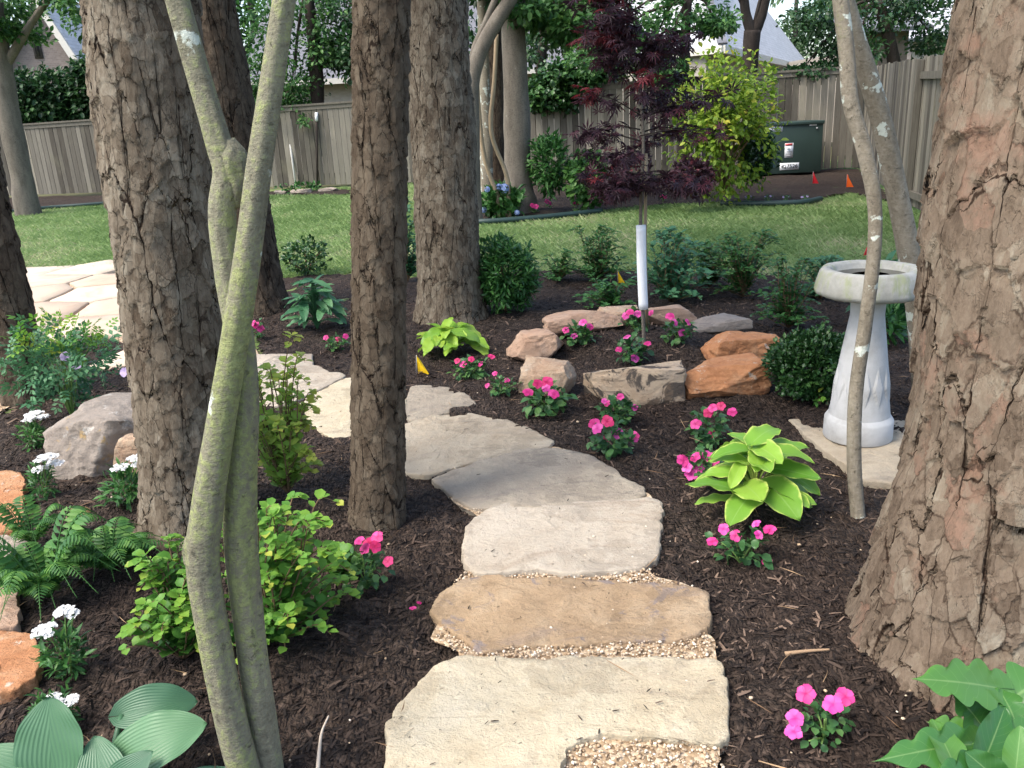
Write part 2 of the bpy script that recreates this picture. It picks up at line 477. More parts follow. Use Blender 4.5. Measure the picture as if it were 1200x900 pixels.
def catmull(pts, m):
    P = np.asarray(pts, float); n = len(P)
    if n == 2: return P[0] + (P[1] - P[0]) * np.linspace(0, 1, m)[:, None]
    Q = np.concatenate([[2 * P[0] - P[1]], P, [2 * P[-1] - P[-2]]])
    t = np.linspace(0, n - 1, m); i = np.minimum(t.astype(int), n - 2); f = (t - i)[:, None]
    a, b, c, d = Q[i], Q[i + 1], Q[i + 2], Q[i + 3]
    return .5 * (2 * b + (c - a) * f + (2 * a - 5 * b + 4 * c - d) * f ** 2 + (3 * b - a - 3 * c + d) * f ** 3)
# ================================================================== materials
MULCH = M('mulch')
_o = MULCH.obj()
_w = MULCH.warp(_o, 14, .05, 3)
_v1 = MULCH.vor(MULCH.map(_w, (1, 2.6, 1), rot=(0, 0, .6)), 34, 'F1', 'Color'); _d1 = MULCH.vor(MULCH.map(_w, (1, 2.6, 1), rot=(0, 0, .6)), 34)
_v2 = MULCH.vor(MULCH.map(_w, (2.8, 1, 1), rot=(0, 0, -.4)), 40, 'F1', 'Color'); _d2 = MULCH.vor(MULCH.map(_w, (2.8, 1, 1), rot=(0, 0, -.4)), 40)
_s = MULCH.n('ShaderNodeSeparateColor'); MULCH.lk(_v1, _s.inputs[0]); _s2 = MULCH.n('ShaderNodeSeparateColor'); MULCH.lk(_v2, _s2.inputs[0])
_n = MULCH.noise(_o, 90, 4, .7); _b = MULCH.noise(_o, 1.4, 4)
_k = MULCH.math('ADD', MULCH.math('MULTIPLY', _s.outputs[0], .35), MULCH.math('ADD', MULCH.math('MULTIPLY', _s2.outputs[0], .3), MULCH.math('MULTIPLY', _n, .4)))
_c = MULCH.ramp(_k, [(.25, (.013, .0095, .0075)), (.5, (.036, .026, .0195)), (.72, (.07, .051, .039)), (.92, (.13, .095, .073))])
_c = MULCH.mix(MULCH.mr(_b, .35, .7), _c, MULCH.mix(.45, _c, (.028, .016, .012)))
_h = MULCH.math('ADD', MULCH.math('MULTIPLY', _d1, -1.2), MULCH.math('ADD', MULCH.math('MULTIPLY', _d2, -1.2), MULCH.math('MULTIPLY', _n, .6)))
MULCH.bump(_h, 1.0, .012)
MULCH = MULCH.fin(_c, .9, .2)

CHIP = M('mulch_chip')
CHIP = CHIP.fin(CHIP.ramp(CHIP.attr(), [(0, (.011, .0075, .006)), (.5, (.035, .0235, .017)), (.85, (.08, .055, .041)), (1, (.18, .125, .09))]), .85, .25)

NEEDLE_DRY = M('dry_needle'); NEEDLE_DRY = NEEDLE_DRY.fin(NEEDLE_DRY.ramp(NEEDLE_DRY.attr(), [(0, (.13, .075, .04)), (1, (.34, .23, .13))]), .8, .2)
GRASSM = M('lawn_soil')
GRASSM = GRASSM.fin(GRASSM.ramp(GRASSM.noise(GRASSM.obj(), 3, 6, .7), [(.35, (.09, .14, .04)), (.55, (.13, .18, .06)), (.7, (.22, .19, .11))]), .9, .1)
BLADEM = leaf_mat('grass_blade', [(0, (.15, .24, .075)), (.5, (.25, .36, .13)), (.8, (.35, .42, .19)), (1, (.47, .44, .27))], .55, .4)
GROUNDM = simple('ground_soil', (.10, .10, .05), .95, .1, .3, 2)

SAND = [(.36, .26, .155), (.50, .395, .25), (.62, .53, .38)]
SLABS = {
 'cream': stone_mat('cream_flagstone', [(.40, .325, .21), (.50, .435, .31), (.55, .50, .39)], (.25, .20, .145), bscale=.9, stain_amt=.5),
 'tan': stone_mat('tan_flagstone', [(.26, .175, .10), (.37, .265, .16), (.44, .35, .24)], (.19, .155, .14), bscale=1.2, veinc=(.225, .185, .165)),
 'pale': stone_mat('pale_flagstone', [(.36, .30, .225), (.44, .385, .305), (.50, .445, .365)], (.22, .165, .115), bscale=1.0, stain_amt=.6),
 'grey': stone_mat('grey_flagstone', [(.24, .20, .155), (.32, .275, .21), (.44, .385, .285)], (.185, .16, .14), bscale=1.1, stain_amt=.65),
 'buff': stone_mat('buff_flagstone', [(.30, .24, .165), (.40, .34, .25), (.46, .40, .305)], (.22, .185, .15), bscale=1.0, stain_amt=.5),
}
ROCK = {
 'orange': stone_mat('orange_sandstone', [(.36, .15, .062), (.45, .215, .10), (.48, .31, .18)], (.22, .085, .045), lich=(.5, .42, .33), bscale=2),
 'pink': stone_mat('pink_sandstone', [(.36, .22, .145), (.44, .30, .21), (.50, .38, .29)], (.20, .15, .12), bscale=2),
 'mixed': stone_mat('mixed_sandstone', [(.34, .20, .12), (.44, .33, .23), (.48, .40, .31)], (.17, .13, .105), lich=(.5, .44, .34), bscale=2),
 'dark': stone_mat('stained_sandstone', [(.42, .29, .18), (.47, .37, .26), (.33, .29, .25)], (.045, .042, .04), bscale=1.1, stain_amt=.95, veinc=(.055, .05, .046)),
 'greyb': stone_mat('grey_boulder', [(.19, .165, .138), (.28, .24, .20), (.36, .315, .265)], (.11, .09, .072), lich=(.40, .38, .34), veinc=(.36, .255, .12), bscale=1.2),
 'greyflat': stone_mat('grey_border_stone', [(.26, .22, .18), (.36, .30, .24), (.42, .36, .3)], (.15, .12, .1), bscale=2),
}
PEB = M('pebble')
PEB = PEB.fin(PEB.ramp(PEB.attr(), [(0, (.22, .15, .09)), (.4, (.45, .33, .21)), (.75, (.58, .47, .34)), (1, (.70, .63, .52))]), .7, .3)
GRAV = M('gravel_bed'); _o = GRAV.obj()
_v = GRAV.vor(_o, 75, 'F1', 'Color'); _s = GRAV.n('ShaderNodeSeparateColor'); GRAV.lk(_v, _s.inputs[0]); GRAV.bump(GRAV.vor(_o, 75), 1, -.006)
GRAV = GRAV.fin(GRAV.ramp(_s.outputs[0], [(0, (.16, .105, .06)), (.5, (.36, .26, .16)), (1, (.52, .42, .3))]), .9, .2)

BK_L = bark_mat('pine_bark', 21, .52, [(0.0611, 0.0450, 0.0308), (0.1091, 0.0872, 0.0624), (0.1571, 0.1303, 0.0964), (0.2182, 0.1928, 0.1474)], (0.0192, 0.0129, 0.0089), .022)
BK_B = bark_mat('dark_pine_bark', 20, .42, [(0.0392, 0.0284, 0.0203), (0.0698, 0.0533, 0.0381), (0.1091, 0.0863, 0.0624)], (0.0140, 0.0092, 0.0065), .026, crack=.4)
BK_C = bark_mat('brown_pine_bark', 28, .5, [(0.0481, 0.0349, 0.0235), (0.0856, 0.0661, 0.0462), (0.1265, 0.1028, 0.0737)], (0.0175, 0.0115, 0.0077), .018)
BK_M = bark_mat('grey_brown_pine_bark', 23, .52, [(0.0611, 0.0459, 0.0324), (0.1031, 0.0826, 0.0591), (0.1467, 0.1230, 0.0907), (0.1921, 0.1698, 0.1296)], (0.0192, 0.0133, 0.0089), .022)
BK_R = bark_mat('reddish_pine_bark', 14.5, .55, [(0.0698, 0.0505, 0.0356), (0.1135, 0.0854, 0.0608), (0.1527, 0.1175, 0.0851), (0.1789, 0.1469, 0.1085), (0.2357, 0.2066, 0.1580)], (0.0297, 0.0184, 0.0121), .030, .45, .26, 48, moss=((0.1921, 0.1120, 0.0786), .575), terr=7.0)
CRAPE = smooth_bark_mat('mossy_crape_bark', [(.13, .12, .085), (.215, .205, .145), (.35, .335, .26)], (.25, .285, .10), .485)
CRAPE2 = smooth_bark_mat('slim_crape_bark', [(.135, .115, .085), (.215, .19, .145), (.30, .27, .215)], (.19, .19, .10), .60, spotmin=.66)
GREYBK = smooth_bark_mat('grey_tree_bark', [(.085, .075, .06), (.14, .122, .10), (.195, .172, .14)], (.10, .10, .07), .62, spotmin=.8)
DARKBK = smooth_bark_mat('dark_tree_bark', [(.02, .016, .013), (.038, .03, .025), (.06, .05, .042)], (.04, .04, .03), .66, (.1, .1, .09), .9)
STEM = simple('brown_stem', (.14, .09, .05), .8, .2)
GSTEM = simple('green_stem', (.14, .24, .06), .6, .3)

WOOD = M('fence_wood'); _o = WOOD.obj()
_g = WOOD.noise(WOOD.map(_o, (14, 14, .9)), 3, 6, .65); _a = WOOD.attr()
_c = WOOD.ramp(WOOD.math('ADD', WOOD.math('MULTIPLY', _a, .6), WOOD.math('MULTIPLY', _g, .5)), [(.2, (.05, .044, .035)), (.45, (.105, .096, .078)), (.70, (.175, .162, .132)), (.92, (.29, .26, .20))])
_c = WOOD.mix(WOOD.mr(WOOD.noise(_o, 1.6, 4), .55, .75), _c, WOOD.mix(.5, _c, (.16, .15, .105)))
_c = WOOD.mix(WOOD.mr(WOOD.noise(WOOD.map(_o, (6, 6, 1.5)), 5, 2), .70, .76), _c, (.06, .05, .04))
WOOD.bump(_g, .5, .006)
WOOD = WOOD.fin(_c, .9, .15)

L = {
 'hosta_lime': leaf_mat('lime_hosta_leaf', [(0, (.11, .27, .03)), (.5, (.19, .38, .045)), (1, (.29, .47, .06))], .42, .3, .35, margin=((.50, .60, .14), .40), vein=.25),
 'hosta_lime2': leaf_mat('chartreuse_hosta_leaf', [(0, (.18, .36, .035)), (.5, (.28, .47, .05)), (1, (.40, .56, .08))], .42, .3, .35, vein=.2),
 'hosta_blue': leaf_mat('blue_green_hosta_leaf', [(0, (.05, .135, .07)), (.5, (.075, .18, .09)), (1, (.11, .24, .11))], .42, .25, .4, corr=95),
 'philo': leaf_mat('philodendron_leaf', [(0, (.03, .115, .025)), (.5, (.055, .17, .034)), (1, (.11, .26, .045))], .30, .22, .5, vein=.3),
 'imp': leaf_mat('impatiens_leaf', [(0, (.03, .09, .03)), (.5, (.055, .15, .045)), (1, (.11, .22, .06))], .42, .25),
 'spirea': leaf_mat('spirea_leaf', [(0, (.05, .165, .03)), (.45, (.11, .28, .045)), (.8, (.22, .41, .055)), (1, (.44, .47, .075))], .5, .42),
 'spirea_light': leaf_mat('pale_spirea_leaf', [(0, (.17, .35, .07)), (.5, (.30, .50, .09)), (1, (.52, .56, .11))], .5, .5),
 'fern': leaf_mat('fern_leaf', [(0, (.035, .12, .03)), (.5, (.065, .19, .04)), (1, (.13, .28, .05))], .55, .35),
 'dead': leaf_mat('dead_frond', [(0, (.24, .15, .07)), (1, (.42, .29, .15))], .8, .2),
 'mid': leaf_mat('mid_green_leaf', [(0, (.025, .09, .022)), (.5, (.05, .155, .035)), (1, (.10, .23, .055))], .42, .3),
 'bluegreen': leaf_mat('blue_green_leaf', [(0, (.04, .13, .06)), (.5, (.07, .20, .09)), (1, (.13, .28, .12))], .45, .3),
 'box': leaf_mat('boxwood_leaf', [(0, (.012, .042, .012)), (.5, (.028, .085, .022)), (1, (.065, .15, .035))], .38, .22, .45),
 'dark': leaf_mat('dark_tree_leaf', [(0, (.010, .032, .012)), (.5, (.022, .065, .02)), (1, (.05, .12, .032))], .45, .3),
 'tree': leaf_mat('tree_leaf', [(0, (.02, .07, .018)), (.5, (.045, .13, .03)), (.85, (.085, .20, .045)), (1, (.14, .27, .07))], .5, .38),
 'olive': leaf_mat('olive_tree_leaf', [(0, (.03, .065, .022)), (.5, (.06, .115, .035)), (1, (.12, .19, .06))], .5, .35),
 'yellow': leaf_mat('yellow_green_leaf', [(0, (.10, .19, .02)), (.45, (.21, .33, .035)), (.85, (.36, .46, .06)), (1, (.52, .47, .06))], .5, .4),
 'purple': leaf_mat('purple_maple_leaf', [(0, (.026, .013, .020)), (.5, (.055, .026, .038)), (.8, (.09, .035, .05)), (1, (.15, .035, .045))], .5, .3),
 'red': leaf_mat('red_maple_leaf', [(0, (.08, .015, .02)), (.6, (.17, .022, .03)), (1, (.30, .04, .05))], .5, .35),
 'needle': leaf_mat('pine_needle', [(0, (.03, .075, .02)), (1, (.07, .13, .04))], .6, .25),
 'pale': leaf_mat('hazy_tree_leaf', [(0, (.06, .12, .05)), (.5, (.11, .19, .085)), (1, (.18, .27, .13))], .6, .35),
}
def petal(name, a, b): return leaf_mat(name, [(0, tuple(k * .8 for k in a)), (1, b)], .5, .3, .3, eye=tuple(k * .62 for k in a) if a[1] < .2 else None)
PET = {'pink': petal('pink_petal', (.72, .035, .24), (.85, .10, .38)), 'red': petal('red_petal', (.68, .025, .14), (.80, .06, .25)),
       'mag': petal('magenta_petal', (.78, .05, .38), (.88, .17, .50)), 'white': petal('white_petal', (.78, .79, .78), (.88, .88, .86)),
       'blue': petal('blue_petal', (.30, .42, .78), (.50, .60, .86)), 'lilac': petal('lilac_petal', (.45, .33, .6), (.6, .48, .72))}
CONC = M('weathered_concrete'); _o = CONC.obj()
_c = CONC.ramp(CONC.noise(_o, 6, 6, .65), [(.3, (.30, .30, .285)), (.5, (.41, .415, .41)), (.75, (.48, .485, .485))])
CONC.bump(CONC.noise(_o, 120, 4, .6), .25, .003)
CONC = CONC.fin(_c, .85, .2)
CONCM = M('mossy_concrete'); _o = CONCM.obj()
_c = CONCM.ramp(CONCM.noise(_o, 7, 6, .65), [(.3, (.21, .21, .185)), (.55, (.33, .33, .30)), (.75, (.42, .42, .395))])
_c = CONCM.mix(CONCM.mr(CONCM.noise(CONCM.map(_o, (1, 1, .25)), 16, 6, .7), .50, .66), _c, (.26, .285, .175))
CONCM.bump(CONCM.noise(_o, 80, 5, .65), .45, .004)
CONCM = CONCM.fin(_c, .88, .2)
WATER = M('dark_water'); WATER.bump(WATER.noise(WATER.obj(), 10, 2), .05, .01); WATER = WATER.fin((.022, .02, .013), .04, .5)
WHITEP = simple('white_plastic', (.74, .76, .78), .5, .4, .05)
YEL = simple('yellow_flag_plastic', (.80, .52, .015), .5, .3, .06); ORA = simple('orange_flag_plastic', (.82, .13, .02), .5, .3, .06); REDF = simple('red_flag_plastic', (.55, .02, .03), .5, .3, .06)
WIRE = simple('flag_wire', (.3, .3, .3), .5, .5)
BOXG = simple('dark_green_paint', (.026, .047, .039), .5, .4, .12, 3)
LABW = simple('white_label', (.75, .77, .78), .5, .3, .04); BLK = simple('black_print', (.015, .015, .018), .5, .3, .05); LABR = simple('red_print', (.55, .08, .08), .5, .3, .05)
EDG = simple('edging_plastic', (.018, .04, .036), .5, .4, .2)

# ================================================================== ground
def sheet(name, poly, z, m, kind='structure', jit=0):
    bm = bmesh.new()
    for p in poly: bm.verts.new((p[0], p[1], z))
    f = bm.faces.new(bm.verts[:]); bmesh.ops.triangulate(bm, faces=[f])
    bmesh.ops.recalc_face_normals(bm, faces=bm.faces[:])
    for f in bm.faces:
        if f.normal.z < 0: f.normal_flip()
    bm.verts.index_update()
    g = Geo().add([v.co for v in bm.verts], [[v.index for v in f.verts] for f in bm.faces]); bm.free()
    return tag(g.build(name, m, origin=(0, 0, 0)), kind=kind)
sheet('ground', [(-250, -30), (250, -30), (250, 500), (-250, 500)], -.16, GROUNDM)

def inpoly(x, y, poly):
    x = np.asarray(x); y = np.asarray(y); r = np.zeros(x.shape, bool); n = len(poly)
    for i in range(n):
        x0, y0 = poly[i][0], poly[i][1]; x1, y1 = poly[(i + 1) % n][0], poly[(i + 1) % n][1]
        c = ((y0 > y) != (y1 > y)) & (x < (x1 - x0) * (y - y0) / (y1 - y0 + 1e-12) + x0)
        r ^= c
    return r
def pxpoly(pts, z=0.0): return [G(a, b, z) for a, b in pts]
def smoothpoly(poly, m=8, wob=.0, seed=0):
    P = np.array([(p[0], p[1], 0) for p in poly]); n = len(P)
    Q = catmull(np.concatenate([P[-2:], P, P[:2]]), (n + 3) * m + 1)[2 * m - m: ]
    Q = catmull(np.concatenate([P, P[:1]]), n * m + 1)[:-1]
    if wob: Q[:, :2] += wob * np.stack([fbm(Q * 7 + 3, 3, seed), fbm(Q * 7 + 9, 3, seed + 4)], -1)
    return Q

LAWN = [(-16, 4.2), (16, 4.2), (16, 22), (-16, 22)]
sheet('lawn', LAWN, -.03, GRASSM)
PATIO_PX = [(-420, 318), (38, 313), (165, 311), (230, 330), (268, 360), (300, 405), (312, 428), (300, 445), (250, 445), (180, 440), (150, 398), (100, 392), (52, 408), (40, 455), (-5, 478), (-60, 500), (-420, 520)]
PATIO = pxpoly(PATIO_PX, .02)
BED_W = [(-9, .25), (6.5, .25), (6.5, 5.2)] + [(p.x, p.y) for p in pxpoly([(1240, 352), (1120, 338), (1000, 334), (930, 325), (860, 320), (760, 318), (690, 317), (620, 318), (560, 322), (480, 322), (400, 318), (340, 322), (280, 338)])] + [(p.x, p.y) for p in pxpoly([(200, 352), (120, 360), (0, 372), (-420, 380)])] 
def bed_grid():
    ys = [.25]
    while ys[-1] < 8.6: ys.append(ys[-1] + .011 * max(1, ys[-1] / 1.5) * 1.25)
    ys = np.array(ys); xs = np.linspace(-1, 1, 420)
    X = xs[None] * np.minimum(6.5, (1.3 + ys * .95))[:, None]; Y = ys[:, None] * np.ones_like(X)
    P = np.stack([X, Y, np.zeros_like(X)], -1)
    Z = H(X, Y) + .028 * fbm(P * 11, 3, 21) + .016 * fbm(P * 42, 2, 25)
    under = np.zeros(X.shape, bool)
    for q_ in SLAB_OUT: under |= inpoly(X, Y, q_)
    for sh_ in ((1, 0), (-1, 0), (0, 1), (0, -1)): under = under & np.roll(under, sh_, (0, 1))
    gin = inpoly(X, Y, GR)
    Z = np.where(under, -.05, np.where(gin, np.minimum(Z, .0), np.minimum(Z, .03) * 1.0 if False else Z))
    ins = inpoly(X, Y, BED_W) & ~inpoly(X + .1 * fbm(P * 6, 2, 5), Y + .1 * fbm(P * 6, 2, 6), PATIO)
    ny, nx = X.shape
    i, j = np.meshgrid(np.arange(ny - 1), np.arange(nx - 1), indexing='ij')
    a = i * nx + j; ok = ins[:-1, :-1] & ins[1:, :-1] & ins[:-1, 1:] & ins[1:, 1:]
    a = a[ok]
    Fc = np.concatenate([np.stack([a, a + 1, a + nx + 1], -1), np.stack([a, a + nx + 1, a + nx], -1)])
    V = np.stack([X, Y, Z], -1).reshape(-1, 3)
    used = np.unique(Fc); mp = np.full(len(V), -1); mp[used] = np.arange(len(used))
    return Geo().add(V[used], mp[Fc])
# everything under the near bed's far margin is lawn
sheet('patio_base', [(p.x, p.y) for p in PATIO], -.012, GRAV)

# far planting beds along the fence
FB_PX = [(500, 258), (560, 259), (640, 253), (700, 247), (760, 240), (830, 237), (900, 237), (950, 236), (975, 230), (1000, 226), (1040, 236), (1062, 244), (1030, 215), (1008, 197), (800, 203), (600, 211), (500, 216)]
FB = [(p.x, p.y) for p in pxpoly(FB_PX)]
def grid_bed(name, poly, z, m, step=.09):
    P0 = np.array(poly); x0, y0 = P0.min(0); x1, y1 = P0.max(0)
    X, Y = np.meshgrid(np.arange(x0, x1, step), np.arange(y0, y1, step))
    P = np.stack([X, Y, 0 * X], -1); Z = z + .04 * fbm(P * 2.2, 4, 31) - .005
    ins = inpoly(X, Y, poly); ny, nx = X.shape
    i, j = np.meshgrid(np.arange(ny - 1), np.arange(nx - 1), indexing='ij'); a = i * nx + j
    ok = ins[:-1, :-1] & ins[1:, :-1] & ins[:-1, 1:] & ins[1:, 1:]; a = a[ok]
    Fc = np.concatenate([np.stack([a, a + 1, a + nx + 1], -1), np.stack([a, a + nx + 1, a + nx], -1)])
    V = np.stack([X, Y, Z], -1).reshape(-1, 3); used = np.unique(Fc); mp = np.full(len(V), -1); mp[used] = np.arange(len(used))
    return tag(Geo().add(V[used], mp[Fc]).build(name, m, origin=(0, 0, 0)), kind='structure')
grid_bed('fence_bed', FB, 0, MULCH)
LB = [(p.x, p.y) for p in pxpoly([(-200, 252), (20, 247), (80, 241), (140, 237), (250, 231), (320, 228), (412, 228), (412, 221), (130, 228), (-200, 236)])]
grid_bed('corner_bed', LB, 0, MULCH, .12)

# edging strips
def edging(name, label, pts):
    P = catmull([G(a, b, .03) for a, b in pts], 60)
    g = Geo().tube(P, .045, 6)
    tag(g.build(name, EDG), label, 'edging')
edging('garden_edging', 'dark green edging strip between the left corner bed and the lawn', [(10, 248), (60, 243), (100, 240), (150, 236)])
edging('garden_edging', 'black edging curving in front of the fence bed by the utility box', [(845, 238), (890, 238.5), (940, 237), (962, 233)])
edging('garden_edging', 'low black edging along the bed in front of the grey trees', [(520, 259), (570, 259.5), (640, 254), (705, 247)])

# lawn grass
def lawn_grass():
    n = 330000
    u = RNG.random(n)
    y = 4.3 + (21 - 4.3) * u ** 1.35
    x = (RNG.random(n) * 2 - 1) * np.minimum(15.5, y * .70 + .6)
    ok = ~inpoly(x, y, BED_W) & ~inpoly(x, y, PATIO) & ~inpoly(x, y, FB) & ~inpoly(x, y, LB)
    thin = fbm(np.stack([x, y, 0 * x], -1) * .8, 4, 44)
    ok &= RNG.random(len(x)) < 1.0 - np.clip((thin - .28) * 2.4, 0, .85)
    x, y, thin = x[ok], y[ok], thin[ok]; n = len(x)
    a = RNG.random(n) * 6.283
    D = np.stack([np.cos(a) * .75, np.sin(a) * .75, np.full(n, .35) + .4 * RNG.random(n)], -1)
    N = np.stack([np.cos(a + 1.57), np.sin(a + 1.57), .4 + 0 * a], -1)
    T = BLADE[0].copy(); T[:, 0] *= 1.6
    r = np.clip(.42 + .22 * RNG.normal(size=n) + .9 * np.clip(thin, -.3, .6), 0, 1)
    g = Geo().inst((T, BLADE[1], BLADE[2]), np.stack([x, y, np.full(n, -.03)], -1), D, N, (.05 + .04 * RNG.random(n)) * (1 + y * .02), r)
    tag(g.build('grass', BLADEM, origin=(0, 0, 0)), kind='stuff')
lawn_grass()

# ================================================================== stones
SLAB_OUT = []
def slab(name, px, zt, th, m, label, cat='stepping stone', group=None, ztilt=(0, 0), wob=.03, seed=0):
    Q = smoothpoly(pxpoly(px, zt), 22, wob, seed); q3_ = Q * 38; Q[:, :2] += .011 * np.stack([fbm(q3_, 3, seed + 1), fbm(q3_ + 9, 3, seed + 2)], -1)
    if cat == 'stepping stone': SLAB_OUT.append(Q.copy())
    n = len(Q); c = Q.mean(0)
    rings = [(1.0, -th), (1.005, -th * .5), (1.0, -.010), (.996, -.003), (.988, 0), (.95, .0), (.88, 0), (.78, 0), (.66, 0), (.52, 0), (.38, 0), (.24, 0), (.1, 0)]
    V = []
    for s_, dz in rings:
        P = c + (Q - c) * s_
        z = zt + dz + ztilt[0] * (P[:, 0] - c[0]) + ztilt[1] * (P[:, 1] - c[1])
        nz = .016 * fbm(P * 3 + seed, 3, seed) + .006 * fbm(P * 14, 3, seed + 2)
        lay = np.floor(fbm(P * np.array([1.5, 3, 1]) + seed * 2.2, 3, seed + 8) * 4) / 4 * .012
        P = P.copy(); P[:, 2] = z + (nz + lay) * (1 if dz > -.02 else .2)
        if dz <= -.012: P[:, :2] += .006 * np.stack([vnoise(P * 60, 1), vnoise(P * 60, 2)], -1)
        V.append(P)
    V = np.concatenate(V); R = len(rings)
    i, j = np.meshgrid(np.arange(R - 1), np.arange(n), indexing='ij')
    a = i * n + j; b = i * n + (j + 1) % n
    Fc = np.concatenate([np.stack([a, b, b + n], -1).reshape(-1, 3), np.stack([a, b + n, a + n], -1).reshape(-1, 3)])
    V = np.concatenate([V, [[c[0], c[1], V[-n:, 2].mean()]]])
    k = (R - 1) * n; jj = np.arange(n)
    Fc = np.concatenate([Fc, np.stack([k + jj, k + (jj + 1) % n, np.full(n, R * n)], -1)])
    area = np.cross(Q - c, np.roll(Q, -1, 0) - c)[:, 2].sum()
    if area < 0: Fc = Fc[:, ::-1]
    o = Geo().add(V, Fc).build(name, m)
    return tag(o, label, cat, group)

slab('stepping_stone', [(448, 852), (482, 812), (525, 776), (570, 770), (700, 767), (800, 769), (846, 772), (853, 815), (852, 860), (800, 863), (722, 864), (676, 868), (655, 893), (640, 940), (560, 965), (470, 965), (450, 905)], .026, .09, SLABS['cream'], 'cream stepping slab with notched corner, nearest at the foot of the path', seed=1)
slab('stepping_stone', [(505, 712), (518, 688), (556, 675), (640, 676), (760, 680), (818, 690), (833, 715), (831, 741), (780, 748), (700, 751), (610, 757), (568, 764), (545, 750), (525, 735)], .026, .09, SLABS['tan'], 'tan brown stepping slab, second from the foot of the path', seed=2)
slab('stepping_stone', [(547, 612), (580, 594), (690, 588), (768, 585), (778, 612), (775, 645), (758, 667), (700, 671), (620, 668), (558, 672), (545, 645)], .028, .09, SLABS['pale'], 'pale stepping slab with brown stain, third from the foot of the path', seed=3)
slab('stepping_stone', [(506, 562), (560, 541), (640, 523), (700, 540), (758, 574), (722, 588), (650, 594), (590, 597), (548, 593)], .026, .09, SLABS['grey'], 'grey streaked flagstone between the third slab and the large curved flagstone', seed=4, ztilt=(0, .0))
slab('stepping_stone', [(420, 520), (445, 505), (475, 495), (520, 486), (580, 488), (640, 507), (646, 519), (600, 530), (545, 543), (500, 556), (462, 553), (430, 545)], .034, .09, SLABS['buff'], 'large buff flagstone with curved edge, right behind the slim brown pine', seed=5)
slab('stepping_stone', [(471, 472), (489, 452), (538, 459), (558, 477), (524, 484), (482, 493)], .03, .08, SLABS['grey'], 'small grey flagstone corner pointing toward the lime hosta and yellow flag', seed=6)
slab('stepping_stone', [(352, 472), (408, 442), (466, 452), (470, 494), (415, 517), (366, 497)], .03, .08, SLABS['cream'], 'cream flagstone on the left side of the slim brown pine', seed=7)
slab('stepping_stone', [(298, 432), (318, 418), (348, 420), (386, 433), (402, 441), (352, 468), (318, 476), (296, 462)], .03, .08, SLABS['pale'], 'pale flagstone where the path joins the patio behind the lime shrub', seed=8)

# patio flagstones: one paved surface, stones laid with open joints
def patio():
    P = np.array([(p.x, p.y) for p in PATIO]); rr = np.random.default_rng(5)
    g = Geo(); x0, y0 = P.min(0); x1, y1 = P.max(0)
    pts = []
    yy = y0
    row = 0
    while yy < y1 + .8:
        xx = x0 - rr.uniform(0, .8)
        while xx < x1 + .8:
            pts.append((xx + rr.uniform(-.2, .2), yy + rr.uniform(-.2, .2))); xx += rr.uniform(.75, 1.15)
        yy += .78
    pts = np.array(pts)
    for k, c in enumerate(pts):
        poly = [np.array([c[0] + dx, c[1] + dy]) for dx, dy in ((-1, -1), (1, -1), (1, 1), (-1, 1))]
        for q in pts:
            if q is c or np.hypot(*(q - c)) > 2.2 or np.allclose(q, c): continue
            m = (q + c) / 2; d = (q - c) / np.hypot(*(q - c)); out = []
            for i in range(len(poly)):
                a, b = poly[i], poly[(i + 1) % len(poly)]; da, db = np.dot(a - m, d), np.dot(b - m, d)
                if da <= 0: out.append(a)
                if da * db < 0: out.append(a + (b - a) * da / (da - db))
            poly = out
            if not poly: break
        if len(poly) < 3 or not inpoly(np.array([c[0]]), np.array([c[1]]), P)[0]: continue
        poly = np.array(poly); cc = poly.mean(0); q = []
        for i in range(len(poly)):
            a, b = poly[i], poly[(i + 1) % len(poly)]
            for t in np.linspace(0, 1, 10, endpoint=False): q.append(a + (b - a) * t)
        q = np.array(q); q3 = np.concatenate([q, 0 * q[:, :1]], 1)
        q = cc + (q - cc) * .955 + .025 * np.stack([fbm(q3 * 5, 3, 50), fbm(q3 * 5, 3, 53)], -1)
        n = len(q); V = []; zt = .02 + rr.uniform(-.006, .008)
        for s_, z in ((1, -.03), (1, zt - .008), (.985, zt), (.5, zt)):
            w_ = cc + (q - cc) * s_; V.append(np.concatenate([w_, np.full((n, 1), z)], 1))
        V = np.concatenate(V + [[[*cc, zt]]]); jj = np.arange(n); Fc = []
        for r_ in range(3):
            a = r_ * n + jj; b = r_ * n + (jj + 1) % n
            Fc += [np.stack([a, b, b + n], -1), np.stack([a, b + n, a + n], -1)]
        Fc.append(np.stack([3 * n + jj, 3 * n + (jj + 1) % n, np.full(n, 4 * n)], -1))
        g.add(V, np.concatenate(Fc), None, rr.random())
    m = M('patio_flagstone'); o = m.obj()
    c = m.ramp(m.attr(), [(0, (.42, .31, .225)), (.35, (.48, .395, .295)), (.7, (.52, .44, .34)), (1, (.44, .33, .245))])
    a = m.noise(o, 2.5, 6, .65, dist=1); c = m.mix(m.mr(a, .45, .7), c, m.mix(.5, c, (.34, .255, .185)))
    m.bump(m.noise(o, 12, 6, .65), .5, .01)
    tag(g.build('patio', m.fin(c, .85, .25), origin=(0, 0, 0)), kind='structure')
patio()

